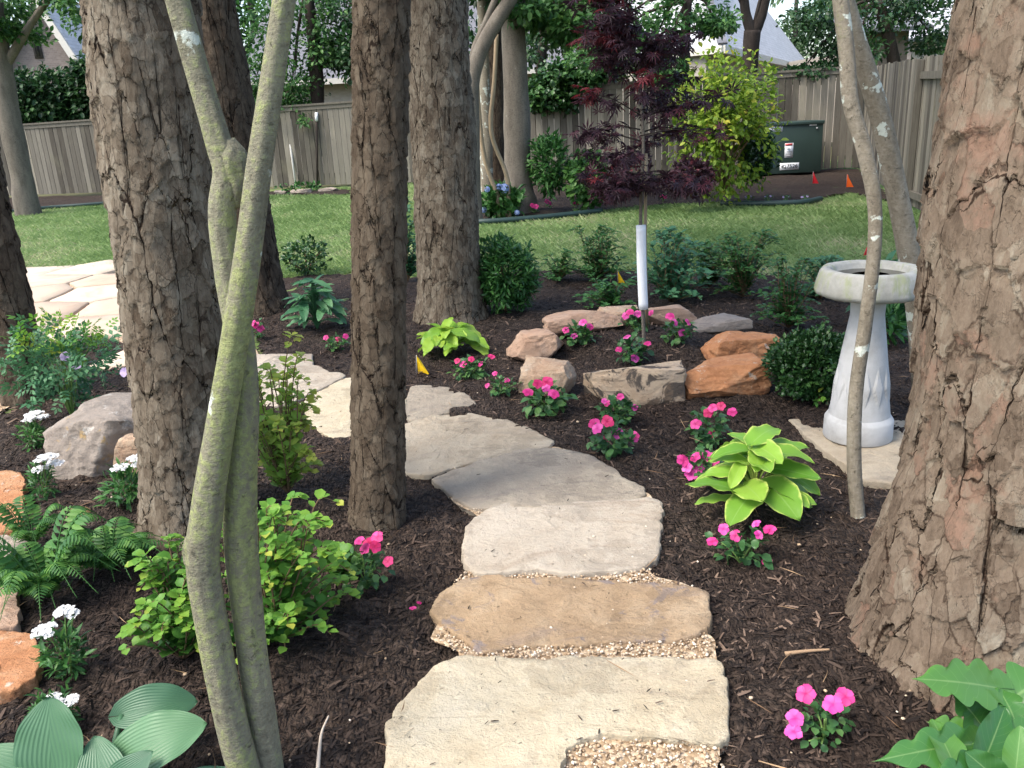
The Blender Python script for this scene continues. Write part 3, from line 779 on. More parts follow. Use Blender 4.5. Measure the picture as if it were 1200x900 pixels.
# gravel between the slabs
GR_PX = [(465, 880), (480, 845), (540, 775), (508, 752), (530, 712), (534, 690), (560, 664), (552, 640), (562, 612), (535, 592), (520, 568), (530, 550), (640, 526), (700, 548), (752, 577), (764, 592), (768, 640), (748, 668), (770, 680), (812, 692), (822, 735), (836, 752), (838, 775), (843, 862), (840, 930), (835, 1000), (460, 1000)]
GR = [(p.x, p.y) for p in pxpoly(GR_PX)]
sheet('gravel', [(x, y) for x, y, _ in smoothpoly([(a, b, 0) for a, b in GR], 5, .02, 3)], .012, GRAV)
def ico(sub=1):
    bm = bmesh.new(); bmesh.ops.create_icosphere(bm, subdivisions=sub, radius=1); bm.verts.index_update()
    r = (np.array([v.co for v in bm.verts]), np.array([[v.index for v in f.verts] for f in bm.faces])); bm.free(); return r
ICO1 = ico(1); ICO4 = ico(6); ICO3 = ico(4)
def pebbles():
    P = np.array(GR); x0, y0 = P.min(0); x1, y1 = P.max(0); n = 26000
    x = RNG.uniform(x0 - .04, x1 + .04, n); y = RNG.uniform(y0 - .03, y1 + .03, n)
    q = np.stack([x, y, 0 * x], -1)
    ok = inpoly(x + .04 * fbm(q * 9, 2, 3), y + .04 * fbm(q * 9, 2, 7), GR)
    for q_ in SLAB_OUT: ok &= ~inpoly(x, y, q_.mean(0) + (q_ - q_.mean(0)) * .985) | (RNG.random(len(x)) < .012)
    x, y = x[ok], y[ok]; n = len(x)
    tv, tf = ICO1
    tv = tv * np.array([.6, .8, .45])
    a = RNG.random(n) * 6.28
    g = Geo().inst((tv, tf, np.zeros((len(tv), 2))), np.stack([x, y, .014 + .008 * RNG.random(n)], -1), np.stack([np.cos(a), np.sin(a), .3 * RNG.normal(size=n)], -1), np.tile([0, 0, 1.], (n, 1)), .003 + .0058 * RNG.random(n) ** 2)
    n = 200; y = 1.2 + 3.6 * RNG.random(n) ** 1.5; x = (RNG.random(n) * 2 - 1) * (.3 + y * .6); ok = inpoly(x, y, BED_W) & ~inpoly(x, y, GR) & ~inpoly(x, y, PATIO); x, y = x[ok], y[ok]; n = len(x); a = RNG.random(n) * 6.28
    g.inst((tv, tf, np.zeros((len(tv), 2))), np.stack([x, y, H(x, y) + .012], -1), np.stack([np.cos(a), np.sin(a), 0 * a], -1), np.tile([0, 0, 1.], (n, 1)), .004 + .008 * RNG.random(n) ** 2)
    tag(g.build('pebbles', PEB, origin=(0, 0, 0)), kind='stuff')
pebbles()

def rock(name, px, w, h, dep, m, label, cat='rock', rotz=0.0, seed=0, box=.45, tilt=0.0, flat=.0, sink=.25, z0=None, group=None, cuts=7):
    """px = photo pixel of the middle of the visible foot; w,h in pixels; dep in metres"""
    p = GH(*px) if z0 is None else G(px[0], px[1], z0)
    s_ = S(p); W_, Hh = w * s_ / 2, h * s_
    rr = np.random.default_rng(seed + 100)
    V, Fc = ICO4; V = V.copy()
    e = np.sign(V) * np.abs(V) ** box; V = e / np.maximum(np.abs(e).max(1, keepdims=True) ** .75, .2) * .9
    V = V / np.abs(V).max(0)
    for k in range(cuts):
        d = nrm(rr.normal(size=3) * np.array([1, 1, .8])); lim = rr.uniform(.74, .95)
        t = V @ d; ex = np.maximum(t - lim, 0); V = V - ex[:, None] * d * .93
    V += nrm(V) * (.10 * fbm(V * 1.7 + seed * 3, 3, seed) + .075 * fbm(V * 5 + seed, 5, seed + 3) - .05 * np.abs(vnoise(V * 3.3 + seed, seed + 7)))[:, None]
    if flat: V[:, 2] = np.where(V[:, 2] > 1 - flat, 1 - flat + (V[:, 2] - 1 + flat) * .3, V[:, 2])
    V = V / np.abs(V).max(0)
    tot = Hh * (1 + sink)
    V = V * np.array([W_, dep / 2, tot / 2])
    c, sn = math.cos(tilt), math.sin(tilt); V = V @ np.array([[c, 0, -sn], [0, 1, 0], [sn, 0, c]])
    c, sn = math.cos(rotz), math.sin(rotz); V = V @ np.array([[c, sn, 0], [-sn, c, 0], [0, 0, 1]])
    V += np.array([p.x, p.y + dep * .42, p.z + tot / 2 - sink * Hh])
    return tag(Geo().add(V, Fc).build(name, m), label, cat, group)

rock('ring_stone', (746, 474), 122, 44, .22, ROCK['dark'], 'long ring block with black stained face, front middle of the tree ring', 'ring stone', 0, 1, .3, .02, cuts=5)
rock('ring_stone', (851, 466), 110, 36, .34, ROCK['orange'], 'bright orange sandstone block, front right of the tree ring', 'ring stone', .22, 2, .8, -.10, cuts=5)
rock('ring_stone', (874, 430), 86, 36, .32, ROCK['orange'], 'dusty orange stone with split ledge, right end of the tree ring beside boxwood', 'ring stone', .1, 13, .8, .04, cuts=6)
rock('ring_stone', (648, 464), 72, 42, .24, ROCK['mixed'], 'stubby cream and brown chunk, front left of the tree ring', 'ring stone', -.3, 4, .42, .1)
rock('ring_stone', (628, 424), 70, 34, .3, ROCK['pink'], 'low flat topped pinkish stone, leftmost of the tree ring', 'ring stone', -.2, 5, .45, -.1)
rock('ring_stone', (684, 392), 96, 24, .22, ROCK['pink'], 'long pinkish stone at back left of the tree ring', 'ring stone', .12, 6, .4, -.1)
rock('ring_stone', (726, 382), 52, 18, .2, ROCK['mixed'], 'small pale stone in the back row beside the maple trunk', 'ring stone', 0, 7, .42)
rock('ring_stone', (783, 382), 72, 22, .2, ROCK['pink'], 'pink stone at the back of the tree ring, right of the maple trunk', 'ring stone', .1, 8, .42)
rock('ring_stone', (848, 391), 72, 17, .26, ROCK['greyflat'], 'thin grey flat stone at the back right of the tree ring', 'ring stone', 0, 9, .4)
rock('boulder', (122, 555), 160, 84, .46, ROCK['greyb'], 'large grey boulder with ochre patches beside the big left pine', 'boulder', .25, 23, .62, .12, flat=.35, sink=.3, cuts=9)
rock('boulder', (166, 562), 66, 52, .16, ROCK['mixed'], 'smaller brown stone chunk resting against the front of the grey boulder', 'boulder', -.2, 24, .45, sink=.3)
for px, pts, m, lb, sd in (((0, 0), [(-60, 560), (0, 552), (26, 560), (27, 585), (22, 615), (-10, 622), (-60, 620)], 'orange', 'orange flat border stone at the left edge below the white flowers', 31),
                           ((0, 0), [(-60, 632), (5, 624), (29, 632), (26, 648), (-5, 662), (-60, 670)], 'greyflat', 'thin grey flat border stone at the left edge', 32),
                           ((0, 0), [(-60, 684), (0, 680), (22, 690), (18, 728), (-10, 738), (-60, 742)], 'pink', 'pale flat border stone at the left edge behind the lower white flowers', 33),
                           ((0, 0), [(-60, 742), (10, 738), (44, 748), (48, 775), (30, 800), (-10, 812), (-60, 815)], 'orange', 'orange brown border stone at the left edge beside the lowest ferns', 34)):
    slab('border_stone', pts, .04, .12, ROCK[m], lb, 'border stone', seed=sd)

tag(bed_grid().build('mulch_bed', MULCH, origin=(0, 0, 0)), kind='structure')
# ================================================================== mulch chips
def chips():
    n = 80000
    y = .95 + 6.5 * RNG.random(n) ** 1.9
    x = (RNG.random(n) * 2 - 1) * (.35 + y * .72)
    ok = inpoly(x, y, BED_W) & ~inpoly(x, y, PATIO)
    lift_ = inpoly(x, y, GR)
    for q_ in SLAB_OUT: lift_ |= inpoly(x, y, q_)
    ok &= ~lift_ | (RNG.random(len(x)) < .025)
    x, y, lift_ = x[ok], y[ok], lift_[ok]; n = len(x)
    T = np.array([(-.5, -1, 0), (.5, -1, 0), (.65, .1, .25), (.3, 1, 0), (-.35, .9, 0), (-.6, 0, .2)], float) * np.array([.16, .5, .12])
    Fc = np.array([(0, 1, 2), (0, 2, 5), (5, 2, 3), (5, 3, 4)])
    a = RNG.normal(size=n) * .9 + .9
    P = np.stack([x, y, 0 * x], -1)
    z = H(x, y) + .028 * fbm(P * 11, 3, 21) + .016 * fbm(P * 42, 2, 25) + .003
    z = np.where(lift_, .034, z)
    D = np.stack([np.cos(a), np.sin(a), .28 * RNG.normal(size=n) * np.where(lift_, .1, 1)], -1)
    N = np.stack([.35 * RNG.normal(size=n), .35 * RNG.normal(size=n), np.ones(n)], -1)
    sz = (.009 + .032 * RNG.random(n) ** 2.2) * (1 + .1 * y) * np.where(lift_, .5, 1)
    g = Geo().inst((T, Fc, np.zeros((6, 2))), np.stack([x, y, z], -1), D, N, sz, np.clip(RNG.random(n) ** 1.5 + .5 * fbm(P * 1.3, 3, 61), 0, 1))
    for poly in SLAB_OUT:
        m_ = len(poly); k = 750; ii = RNG.integers(0, m_, k); c_ = poly.mean(0)
        q = poly[ii] + (poly[ii] - c_) * (RNG.normal(size=(k, 1)) * .022 + .004)
        keep = ~inpoly(q[:, 0], q[:, 1], GR) | (RNG.random(k) < .25); q = q[keep]; k = len(q); a = RNG.random(k) * 6.28
        g.inst((T, Fc, np.zeros((6, 2))), np.stack([q[:, 0], q[:, 1], poly[0, 2] + .002 + .006 * RNG.random(k)], -1), np.stack([np.cos(a), np.sin(a), .15 * RNG.normal(size=k)], -1), np.tile([0, 0, 1.], (k, 1)), .007 + .022 * RNG.random(k) ** 2, RNG.random(k) ** 1.5)
    k = 300; yy = .95 + 4.2 * RNG.random(k) ** 1.5; xx = (RNG.random(k) * 2 - 1) * (.3 + yy * .7); q = np.stack([xx, yy, 0 * xx], -1); a = RNG.random(k) * 6.28
    kp = inpoly(xx, yy, BED_W) & ~inpoly(xx, yy, PATIO)
    for q_ in SLAB_OUT: kp &= ~inpoly(xx, yy, q_) | (RNG.random(k) < .3)
    xx, yy, a, q = xx[kp], yy[kp], a[kp], q[kp]; k = len(xx); gn = Geo()
    nT = (np.array([(-.012, 0, 0), (.012, 0, 0), (.06, .5, .03), (.036, .5, .05), (.02, 1, 0)], float), np.array([(0, 1, 2), (0, 2, 3), (3, 2, 4)]), np.zeros((5, 2)))
    gn.inst(nT, np.stack([xx, yy, np.maximum(H(xx, yy) + .028 * fbm(q * 11, 3, 21), .012) + .016], -1), np.stack([np.cos(a), np.sin(a), .08 * RNG.normal(size=k)], -1), np.tile([0, 0, 1.], (k, 1)), .05 + .07 * RNG.random(k))
    tag(gn.build('pine_needles', NEEDLE_DRY, origin=(0, 0, 0)), kind='stuff')
    tag(g.build('mulch_chips', CHIP, origin=(0, 0, 0), smooth=False), kind='stuff')
chips()
# ================================================================== pines
def zsamples(zv, ztop, step):
    a = np.arange(-.12, zv, step); b = np.arange(zv, ztop, .25)
    return np.concatenate([a, b])
def pine(name, label, base, top, r0, r1, m, step=.012, zv=2.6, ztop=9.0, flare=.35, fl_h=.13, cat='pine tree', crown=True, seed=0, ytop=None, bend=0.0):
    """base = foot pixel, top = pixel of the trunk's middle at the upper edge of the photo; r0/r1 radii at 0.5 m and at the top pixel"""
    p = GH(*base); 
    q = AY(top[0], top[1], p.y if ytop is None else ytop)
    z = zsamples(zv, ztop, step)
    t = (z - p.z) / (q.z - p.z)
    P = np.stack([p.x + (q.x - p.x) * t + bend * np.sin(np.clip(t, 0, 1) * 3.14), p.y + (q.y - p.y) * t, z], -1)
    P[:, :2] += .012 * np.stack([vnoise(np.stack([z * .8, z * 0, z * 0 + seed], -1), 2), vnoise(np.stack([z * .8, z * 0, z * 0 + seed], -1), 5)], -1)
    r = np.clip(r0 + (r1 - r0) * np.clip(t, 0, 4), r0 * .35, 9) * (1 + flare * np.exp(-np.maximum(z - p.z, 0) / fl_h))
    o = thing(name, label, cat, (p.x, p.y, p.z))
    seg = int(max(40, min(260, 2 * math.pi * r0 / step)))
    Geo().tube(P, r, seg, jit=.07, seed=seed).build('trunk', m, o)
    if crown:
        top_p = P[-1]; g = Geo(); b = Geo(); rr = random.Random(seed)
        for k in range(9):
            a = rr.uniform(0, 6.28); L_ = rr.uniform(1.2, 2.6); zz = rr.uniform(-2.0, .6)
            s0 = top_p + np.array([0, 0, zz]); e = s0 + np.array([math.cos(a) * L_, math.sin(a) * L_, rr.uniform(.1, .9)])
            if zz < 0: b.tube(catmull([s0, (s0 + e) / 2 + [0, 0, .1], e], 6), np.linspace(.05, .015, 6), 6)
            for f in (.6, 1.0): cloud(g, s0 + (e - s0) * f, (.75, .75, .45), 70, TUFT, .34, seed=k + seed)
        b.build('branch', m, o); g.build('crown', L['needle'], o)
    return o
sp = lambda px, py: S(G(px, py))
pine('pine_tree', 'thick pine with flaky light brown bark, left of the mossy crape myrtle', (228, 612), (163, 0), .165, .185, BK_L, .0095, seed=1)
pine('pine_tree', 'slim straight brown pine standing in front of the path middle', (441, 605), (446, 0), .105, .094, BK_C, .0085, flare=.12, seed=2)
pine('pine_tree', 'thick grey brown pine behind the lime hosta', (529, 372), (512, 0), .245, .222, BK_M, .016, zv=3.3, seed=3, flare=.22)
pine('pine_tree', 'dark pine half hidden behind the mossy crape myrtle stems', (302, 362), (240, 0), .25, .235, BK_B, .016, zv=3.3, seed=4, flare=.22)
pine('pine_tree', 'leaning brown pine at the left edge beside the patio', (34, 466), (-70, 0), .135, .125, BK_B, .012, zv=2.8, seed=5, flare=.12)
pine('pine_tree', 'huge reddish pine with plated bark filling the right edge', (1195, 752), (1285, 0), .375, .285, BK_R, .008, zv=2.2, seed=6, flare=.20, fl_h=.16)

# ================================================================== crape myrtles near the path
def stem_pts(pix, Y0, Y1, ext=1.4, m=150):
    n = len(pix); P = [AY(px, py, Y0 + (Y1 - Y0) * i / (n - 1)) for i, (px, py, w_) in enumerate(pix)]
    Rr = [S(p) * k[2] / 2 * (.89 if k[2] > 29 else 1) for p, k in zip(P, pix)]
    d = np.array(P[-1]) - np.array(P[-2]); d = d / np.linalg.norm(d)
    P = [np.array(p) for p in P]; e_ = P[-1]; r_ = Rr[-1]
    for k_ in range(1, 8): P.append(e_ + d * ext * k_ / 7); Rr.append(r_ * (1 - .3 * k_ / 7))
    Q = catmull(P, m); rr = np.interp(np.linspace(0, len(P) - 1, m), range(len(P)), Rr)
    k_ = np.ones(13) / 13; rr = np.convolve(np.pad(rr, 12, mode='edge'), np.convolve(k_, k_), mode='valid')
    return Q, rr
def ycr(px, py): return GH(px, py).y
yc = ycr(292, 925)
cr = thing('crape_myrtle', 'mossy crape myrtle with two crossing smooth stems in the left foreground', 'tree', GH(292, 925))
A, ra = stem_pts([(292, 925, 44), (272, 850, 40), (250, 740, 41), (238, 660, 45), (243, 600, 42), (258, 500, 37), (275, 400, 36), (290, 300, 36), (303, 200, 33), (318, 100, 31), (333, 0, 30)], yc, yc + .02)
def knots(g, spots, yy):
    for x, y, w_, h_ in spots:
        q = np.array(AY(x, y, yy)); s_ = S(q); V, Fc = ICO3
        V = V * (1 + .25 * fbm(V * 2.2 + x, 3, 5))[:, None] * np.array([w_, w_, h_]) * s_ / 2
        g.add(V + q, Fc)
    return g
knots(Geo().tube(A, ra, 40, jit=.08, seed=3), [(228, 648, 26, 46)], yc + .02).build('stem', CRAPE, cr)
B, rb = stem_pts([(318, 925, 40), (308, 850, 36), (294, 750, 40), (284, 650, 41), (282, 560, 43), (285, 470, 40), (281, 400, 36), (267, 320, 34), (260, 255, 36), (266, 205, 41), (255, 165, 34), (236, 100, 33), (208, 0, 31)], yc + .05, yc + .10)
knots(Geo().tube(B, rb, 40, jit=.09, seed=4), [(273, 202, 38, 80)], yc + .092).build('stem', CRAPE, cr)
y1 = ycr(1005, 606)
s1 = thing('slim_tree', 'thin bowed grey stem in front of the birdbath', 'tree', GH(1005, 606))
A, ra = stem_pts([(1006, 612, 17), (1001, 540, 17), (1003, 460, 16), (1014, 380, 16), (1024, 300, 16), (1025, 240, 16), (1014, 180, 18), (997, 120, 19), (992, 60, 18), (985, 0, 19)], y1, y1 + .3)
g = Geo().tube(A, ra, 24, jit=.06, seed=8)
g.build('stem', CRAPE2, s1)
y2 = ycr(1085, 470)
s2 = thing('slim_tree', 'thicker grey stem leaning from behind the huge pine toward the thin bowed stem', 'tree', GH(1085, 470))
A, ra = stem_pts([(1085, 475, 28), (1078, 380, 27), (1066, 300, 25), (1052, 230, 24), (1035, 150, 23), (1018, 90, 23), (1004, 45, 21), (985, -20, 20)], y2, y2 - .2)
Geo().tube(A, ra, 24, jit=.06, seed=9).build('stem', CRAPE2, s2)

# ================================================================== birdbath
bp = GH(1004, 516); sb = S(bp)
slab('paver', [(922, 492), (985, 486), (1080, 500), (1085, 560), (1012, 562), (995, 552), (960, 522)], bp.z + .02, .06, SLABS['buff'], 'square buff paver under the white birdbath', 'paver', seed=12)
bb = thing('birdbath', 'white concrete birdbath with mossy basin on a tapered pedestal', 'birdbath', (bp.x, bp.y, bp.z + .025))
c = np.array([bp.x, bp.y, bp.z + .025]); u = 1.0 * sb
hh = .655
def flute(z, th, r):
    k = np.clip(1 - np.abs((z - .26) / .10), 0, 1)
    tri = np.abs(((th * 12 / (2 * math.pi)) % 1) - .5) * 2
    return r - .010 * k * (tri > k * .75) + .006 * np.clip(1 - np.abs((z - .26) / .12), 0, 1)
Geo().lathe([(0, 0), (37.5 * u, 0), (38 * u, .004), (37.6 * u, .088), (36.6 * u, .094), (34 * u, .110), (33.4 * u, .112)], c, 64).build('base', CONC, bb)
zz = np.linspace(.112, hh, 60); rp = np.interp(zz, [.112, .16, .40, hh - .08, hh - .02, hh], np.array([33.5, 31.5, 24.5, 18.0, 18.5, 22]) * u)
Geo().lathe(np.stack([rp, zz], -1), c, 192, fl=flute).build('pedestal', CONC, bb)
ub = u * .93
Geo().lathe([(0, hh), (20 * ub, hh), (46 * ub, hh + .006), (56 * ub, hh + .012), (61 * ub, hh + .022), (62 * ub, hh + .038), (60 * ub, hh + .075), (56.5 * ub, hh + .118), (54.5 * ub, hh + .127), (50 * ub, hh + .13), (45.5 * ub, hh + .127), (43 * ub, hh + .115), (41 * ub, hh + .085), (20 * ub, hh + .06), (0, hh + .055)], c, 96,
            fl=lambda z, th, r: r * (1 + .012 * np.sin(th * 9) + .008 * np.sin(th * 23))).build('basin', CONCM, bb)
Geo().lathe([(0, hh + .096), (42.2 * ub, hh + .096)], c, 64).build('water', WATER, bb)

# ================================================================== plants
def stems_to(g, base, tips, r=.004):
    for t in tips:
        b = np.array(base); t = np.array(t); m_ = b * .45 + t * .55; m_[:2] = b[:2] * .6 + t[:2] * .4
        g.tube(catmull([b, m_, t], 6), np.linspace(r, r * .5, 6), 5)
PETAL = leaf_T(5, .92, .12, .2, .5, .42)
def flower_geo(c, nrml, rad, k=5, w=.95):
    g = Geo(); nn = nrm(nrml); a = nrm(np.cross(nn, [.3, .5, .1])); b = np.cross(nn, a)
    T = PETAL
    ph = RNG.random() * 6
    D = [a * math.cos(ph + 6.283 * i / k) + b * math.sin(ph + 6.283 * i / k) + nn * .15 for i in range(k)]
    g.inst(T, np.tile(np.asarray(c), (k, 1)) + np.outer(np.arange(k) * .0006, nn), D, np.tile(nn, (k, 1)), rad * (.9 + .2 * RNG.random(k)))
    return g
def impatiens(px, wpx, hpx, label, fl, cols=('pink',), group=None, nl=None, fsize=6.0, leaf='imp', cat='flower', name='impatiens', lift=0):
    p = GH(*px); s_ = S(p); W_ = wpx * s_ / 2; Hh = hpx * s_
    o = thing(name, label, cat, (p.x, p.y, p.z), group)
    n = nl or int(70 + wpx * 1.0)
    g = Geo(); c = np.array(p) + [0, 0, Hh * .42]
    Wp = cloud(g, c, (W_ * .82, W_ * .8, Hh * .42), n, ROUND, max(.018, min(.05, W_ * .33)), up=.25, shell=.25, seed=int(px[0]), flat=.25)
    g.build('foliage', L[leaf], o)
    gs = Geo(); stems_to(gs, p, Wp[:7], .004); gs.build('stem', GSTEM, o)
    for k, f in enumerate(fl):
        # f = flower position in photo pixels
        q = AY(f[0], f[1], p.y - W_ * .25 + RNG.uniform(-.3, .3) * W_)
        v = nrm(np.array([0, 0, CAM_H]) - np.array(q)) * .75 + np.array([RNG.normal() * .35, RNG.normal() * .3, .55])
        flower_geo(q, v, fsize * s_ * RNG.uniform(.72, 1.0)).build('flower', PET[cols[k % len(cols)]], o)
    return o
def rf(cx, cy, w_, h_, n, seed=0):
    rr = random.Random(seed * 7 + n); return [(cx + rr.uniform(-.5, .5) * w_, cy + rr.uniform(-.5, .5) * h_) for _ in range(n)]
IG = 'pink impatiens planted through the mulch'
impatiens((966, 866), 72, 52, 'pink impatiens alone in the right foreground beside the philodendron', [(932, 842), (944, 813), (976, 826), (991, 817), (930, 858)], ('mag', 'pink'), IG, fsize=12, nl=70)
impatiens((868, 660), 72, 46, 'pink impatiens directly in front of the yellow edged hosta', [(835, 635), (848, 620), (862, 628), (889, 627), (902, 621), (886, 614), (899, 659)], ('pink', 'mag'), IG, fsize=8, nl=80)
impatiens((822, 560), 50, 44, 'magenta impatiens tucked behind the left leaves of the yellow edged hosta', [(805, 548), (815, 536), (828, 534), (800, 540), (820, 550), (835, 538), (810, 556)], ('mag', 'pink'), IG, fsize=9)
impatiens((832, 520), 56, 50, 'pink impatiens between the orange ring stones and the yellow edged hosta', [(835, 478), (845, 476), (815, 497), (834, 510), (858, 483), (830, 484)], ('pink', 'red'), IG, fsize=7)
impatiens((718, 530), 58, 40, 'pink impatiens nearest the grey flagstone, in front of the ring', [(697, 497), (712, 494), (723, 508), (743, 512), (708, 516), (700, 502)], ('pink', 'red', 'mag'), IG, fsize=8)
impatiens((724, 492), 54, 28, 'low pink impatiens in front of the black stained ring block', [(712, 473), (708, 470), (727, 465), (744, 478)], ('pink', 'mag'), IG, fsize=5)
impatiens((642, 484), 64, 38, 'pink impatiens in front of the stubby brown ring chunk', [(619, 460), (630, 450), (640, 455), (649, 462), (641, 448)], ('pink', 'red', 'mag'), IG, fsize=7.5)
impatiens((588, 462), 38, 24, 'small budding impatiens between the lime hosta and the ring', [(571, 452), (594, 446), (580, 438)], ('pink',), IG, fsize=4, nl=80)
impatiens((552, 442), 46, 24, 'rose pink impatiens at the right foot of the lime hosta', [(536, 423), (543, 427), (552, 421), (563, 427), (576, 418)], ('red', 'pink'), IG, fsize=5)
impatiens((680, 402), 46, 26, 'pink impatiens inside the ring at its left side', [(663, 387), (683, 378), (691, 383), (673, 394)], ('pink', 'mag'), IG, fsize=5.5)
impatiens((741, 424), 48, 34, 'pink impatiens inside the ring in front of the maple stake', [(735, 395), (725, 410), (747, 415), (759, 403), (744, 420)], ('mag', 'pink'), IG, fsize=6)
impatiens((795, 402), 44, 34, 'pink impatiens inside the ring at its right side', [(785, 371), (790, 379), (806, 378), (800, 390)], ('pink', 'mag'), IG, fsize=6)
impatiens((744, 386), 36, 24, 'pink impatiens inside the ring just behind the maple trunk', [(738, 366), (748, 368), (763, 367), (733, 370)], ('pink', 'mag'), IG, fsize=5.5)
impatiens((396, 409), 36, 20, 'red pink impatiens by the left side of the slim brown pine', [(382, 396), (395, 398), (405, 394)], ('pink', 'red'), IG, fsize=4.5, nl=70)
impatiens((303, 396), 26, 22, 'small pink impatiens at the foot of the dark pine', [(300, 381), (305, 385), (297, 379)], ('pink',), IG, fsize=5, nl=60)
impatiens((430, 690), 60, 62, 'red pink impatiens left of the path beside the large lime shrub', [(421, 634), (434, 637), (442, 630), (455, 658), (428, 643), (440, 641)], ('pink', 'red'), IG, fsize=9, nl=110)
BG = 'small flowers along the far fence bed'
impatiens((626, 250), 14, 12, 'tiny pink flower in the far bed right of the smooth grey trunk', [(624, 241), (628, 242)], ('pink',), BG, fsize=3.4, nl=40)
impatiens((644, 244), 14, 14, 'tiny bright pink flower in the far bed, second from the smooth grey trunk', [(641, 236), (645, 238)], ('pink',), BG, fsize=3.6, nl=40)
impatiens((675, 248), 15, 13, 'tiny pale pink flower in the far bed below the leafy green shrub', [(673, 238), (677, 239)], ('pink',), BG, fsize=2.6, nl=40)
impatiens((778, 236), 14, 12, 'tiny pink flower in the far bed right of the maple trunk', [(776, 230), (780, 231)], ('pink',), BG, fsize=3.2, nl=40)
for k, x in enumerate((877, 900, 921, 943)):
    impatiens((x, 236), 14, 9, ['pale small bedding plant at the left end of the row before the utility box', 'pale small bedding plant, second from the left in the row before the utility box', 'pale small bedding plant, third from the left in the row before the utility box', 'pale small bedding plant at the right end of the row before the utility box'][k], [(x - 3, 231), (x + 3, 230)], ('lilac',), 'bedding plants before the utility box', fsize=1.8, nl=36)
pt = flower_geo(G(484, 713, .03), (0, 0, 1), .012); pt.add(*[np.concatenate(x) for x in (lambda q: (q.v, q.f))(flower_geo(G(491, 707, .03), (0.2, 0, 1), .009))])
tag(pt.build('fallen_petals', PET['pink']), 'fallen pink petals lying on dark mulch left of the tan slab', 'petal')

def whiteplant(px, wpx, hpx, label, heads):
    p = GH(*px); s_ = S(p); W_ = wpx * s_ / 2; Hh = hpx * s_
    o = thing('white_flower', label, 'flower', (p.x, p.y, p.z), 'white flowers in the left bed')
    g = Geo(); c = np.array(p) + [0, 0, Hh * .35]
    Wp = cloud(g, c, (W_ * .8, W_ * .8, Hh * .45), 240, NARROW, W_ * .45, up=.6, shell=.2, seed=int(px[1]))
    g.build('foliage', L['mid'], o)
    gs = Geo(); tips = []
    for hx, hy, r_ in heads:
        q = np.array(AY(hx, hy, p.y - .1 * W_)); tips.append(q)
        g = Geo(); rr = r_ * s_
        for k in range(26):
            a = RNG.random() * 6.28; d = math.sqrt(RNG.random())
            cc = q + np.array([math.cos(a) * d * rr, math.sin(a) * d * rr, rr * .28 * (1 - d * d)])
            f = flower_geo(cc, (RNG.normal() * .3, -.3 + RNG.normal() * .3, 1), rr * .33, 4)
            g.add(np.concatenate(f.v), np.concatenate(f.f), np.concatenate(f.uv), RNG.random())
        g.build('flower_head', PET['white'], o)
    stems_to(gs, p, tips, .003); gs.build('stem', GSTEM, o)
whiteplant((42, 523), 36, 40, 'white flower cluster nearest the leaning left pine', [(42, 487, 11), (34, 492, 7), (50, 489, 7)])
whiteplant((52, 583), 38, 52, 'white flower cluster left of the grey boulder', [(54, 538, 12), (64, 544, 9), (47, 550, 8)])
whiteplant((150, 590), 54, 56, 'white flower cluster in front of the grey boulder', [(141, 548, 9), (158, 538, 9), (163, 544, 7), (168, 532, 6)])
whiteplant((84, 790), 62, 76, 'white flower cluster below the large fern', [(76, 717, 11), (52, 740, 13), (86, 720, 8)])
whiteplant((66, 855), 56, 62, 'white flower cluster behind the blue green hosta', [(62, 820, 10), (82, 822, 10), (36, 858, 9)])

def big_leaf(p0, p1, w_, up=(0, 0, 1), fold=.15, arch=.15, lobes=0, ruf=0.0, n=18, peak=.42, tipd=.0, seed=0):
    p0 = np.array(p0, float); p1 = np.array(p1, float); d = p1 - p0; Lg = np.linalg.norm(d); d /= Lg
    up = np.array(up, float); r_ = nrm(np.cross(d, up)); up = np.cross(r_, d)
    V = []; UV = []; cx = np.linspace(-1, 1, 9)
    for i in range(n + 1):
        t = i / n
        wv = (max(t, .001) ** (peak * 1.25)) * ((1 - t) ** .72) * 1.72
        if lobes: wv *= .70 + .52 * abs(math.sin(t * lobes * 3.1416 + .5)) ** .8 * (1 if t < .9 else .6)
        if i == 0: wv = .02
        hw = w_ / 2 * min(wv, 1.25)
        z = arch * Lg * (math.sin(t * math.pi) * .9 - tipd * t * t)
        for c_ in cx:
            back = (-.22 * w_ * (1 - t) ** 4 * abs(c_)) + (-.10 * Lg * abs(c_) if lobes else 0)
            zz_ = fold * hw * (abs(c_) ** 1.4) + ruf * w_ * math.sin(t * 17 + seed + c_ * 3) * abs(c_) ** 2
            V.append(p0 + d * (t * Lg + back) + r_ * hw * c_ + up * (z + zz_)); UV.append(((c_ + 1) / 2, t))
    m_ = len(cx); Fc = []
    for i in range(n):
        for j in range(m_ - 1):
            a = i * m_ + j; Fc += [(a, a + 1, a + m_ + 1), (a, a + m_ + 1, a + m_)]
    return Geo().add(V, Fc, UV, RNG.random())
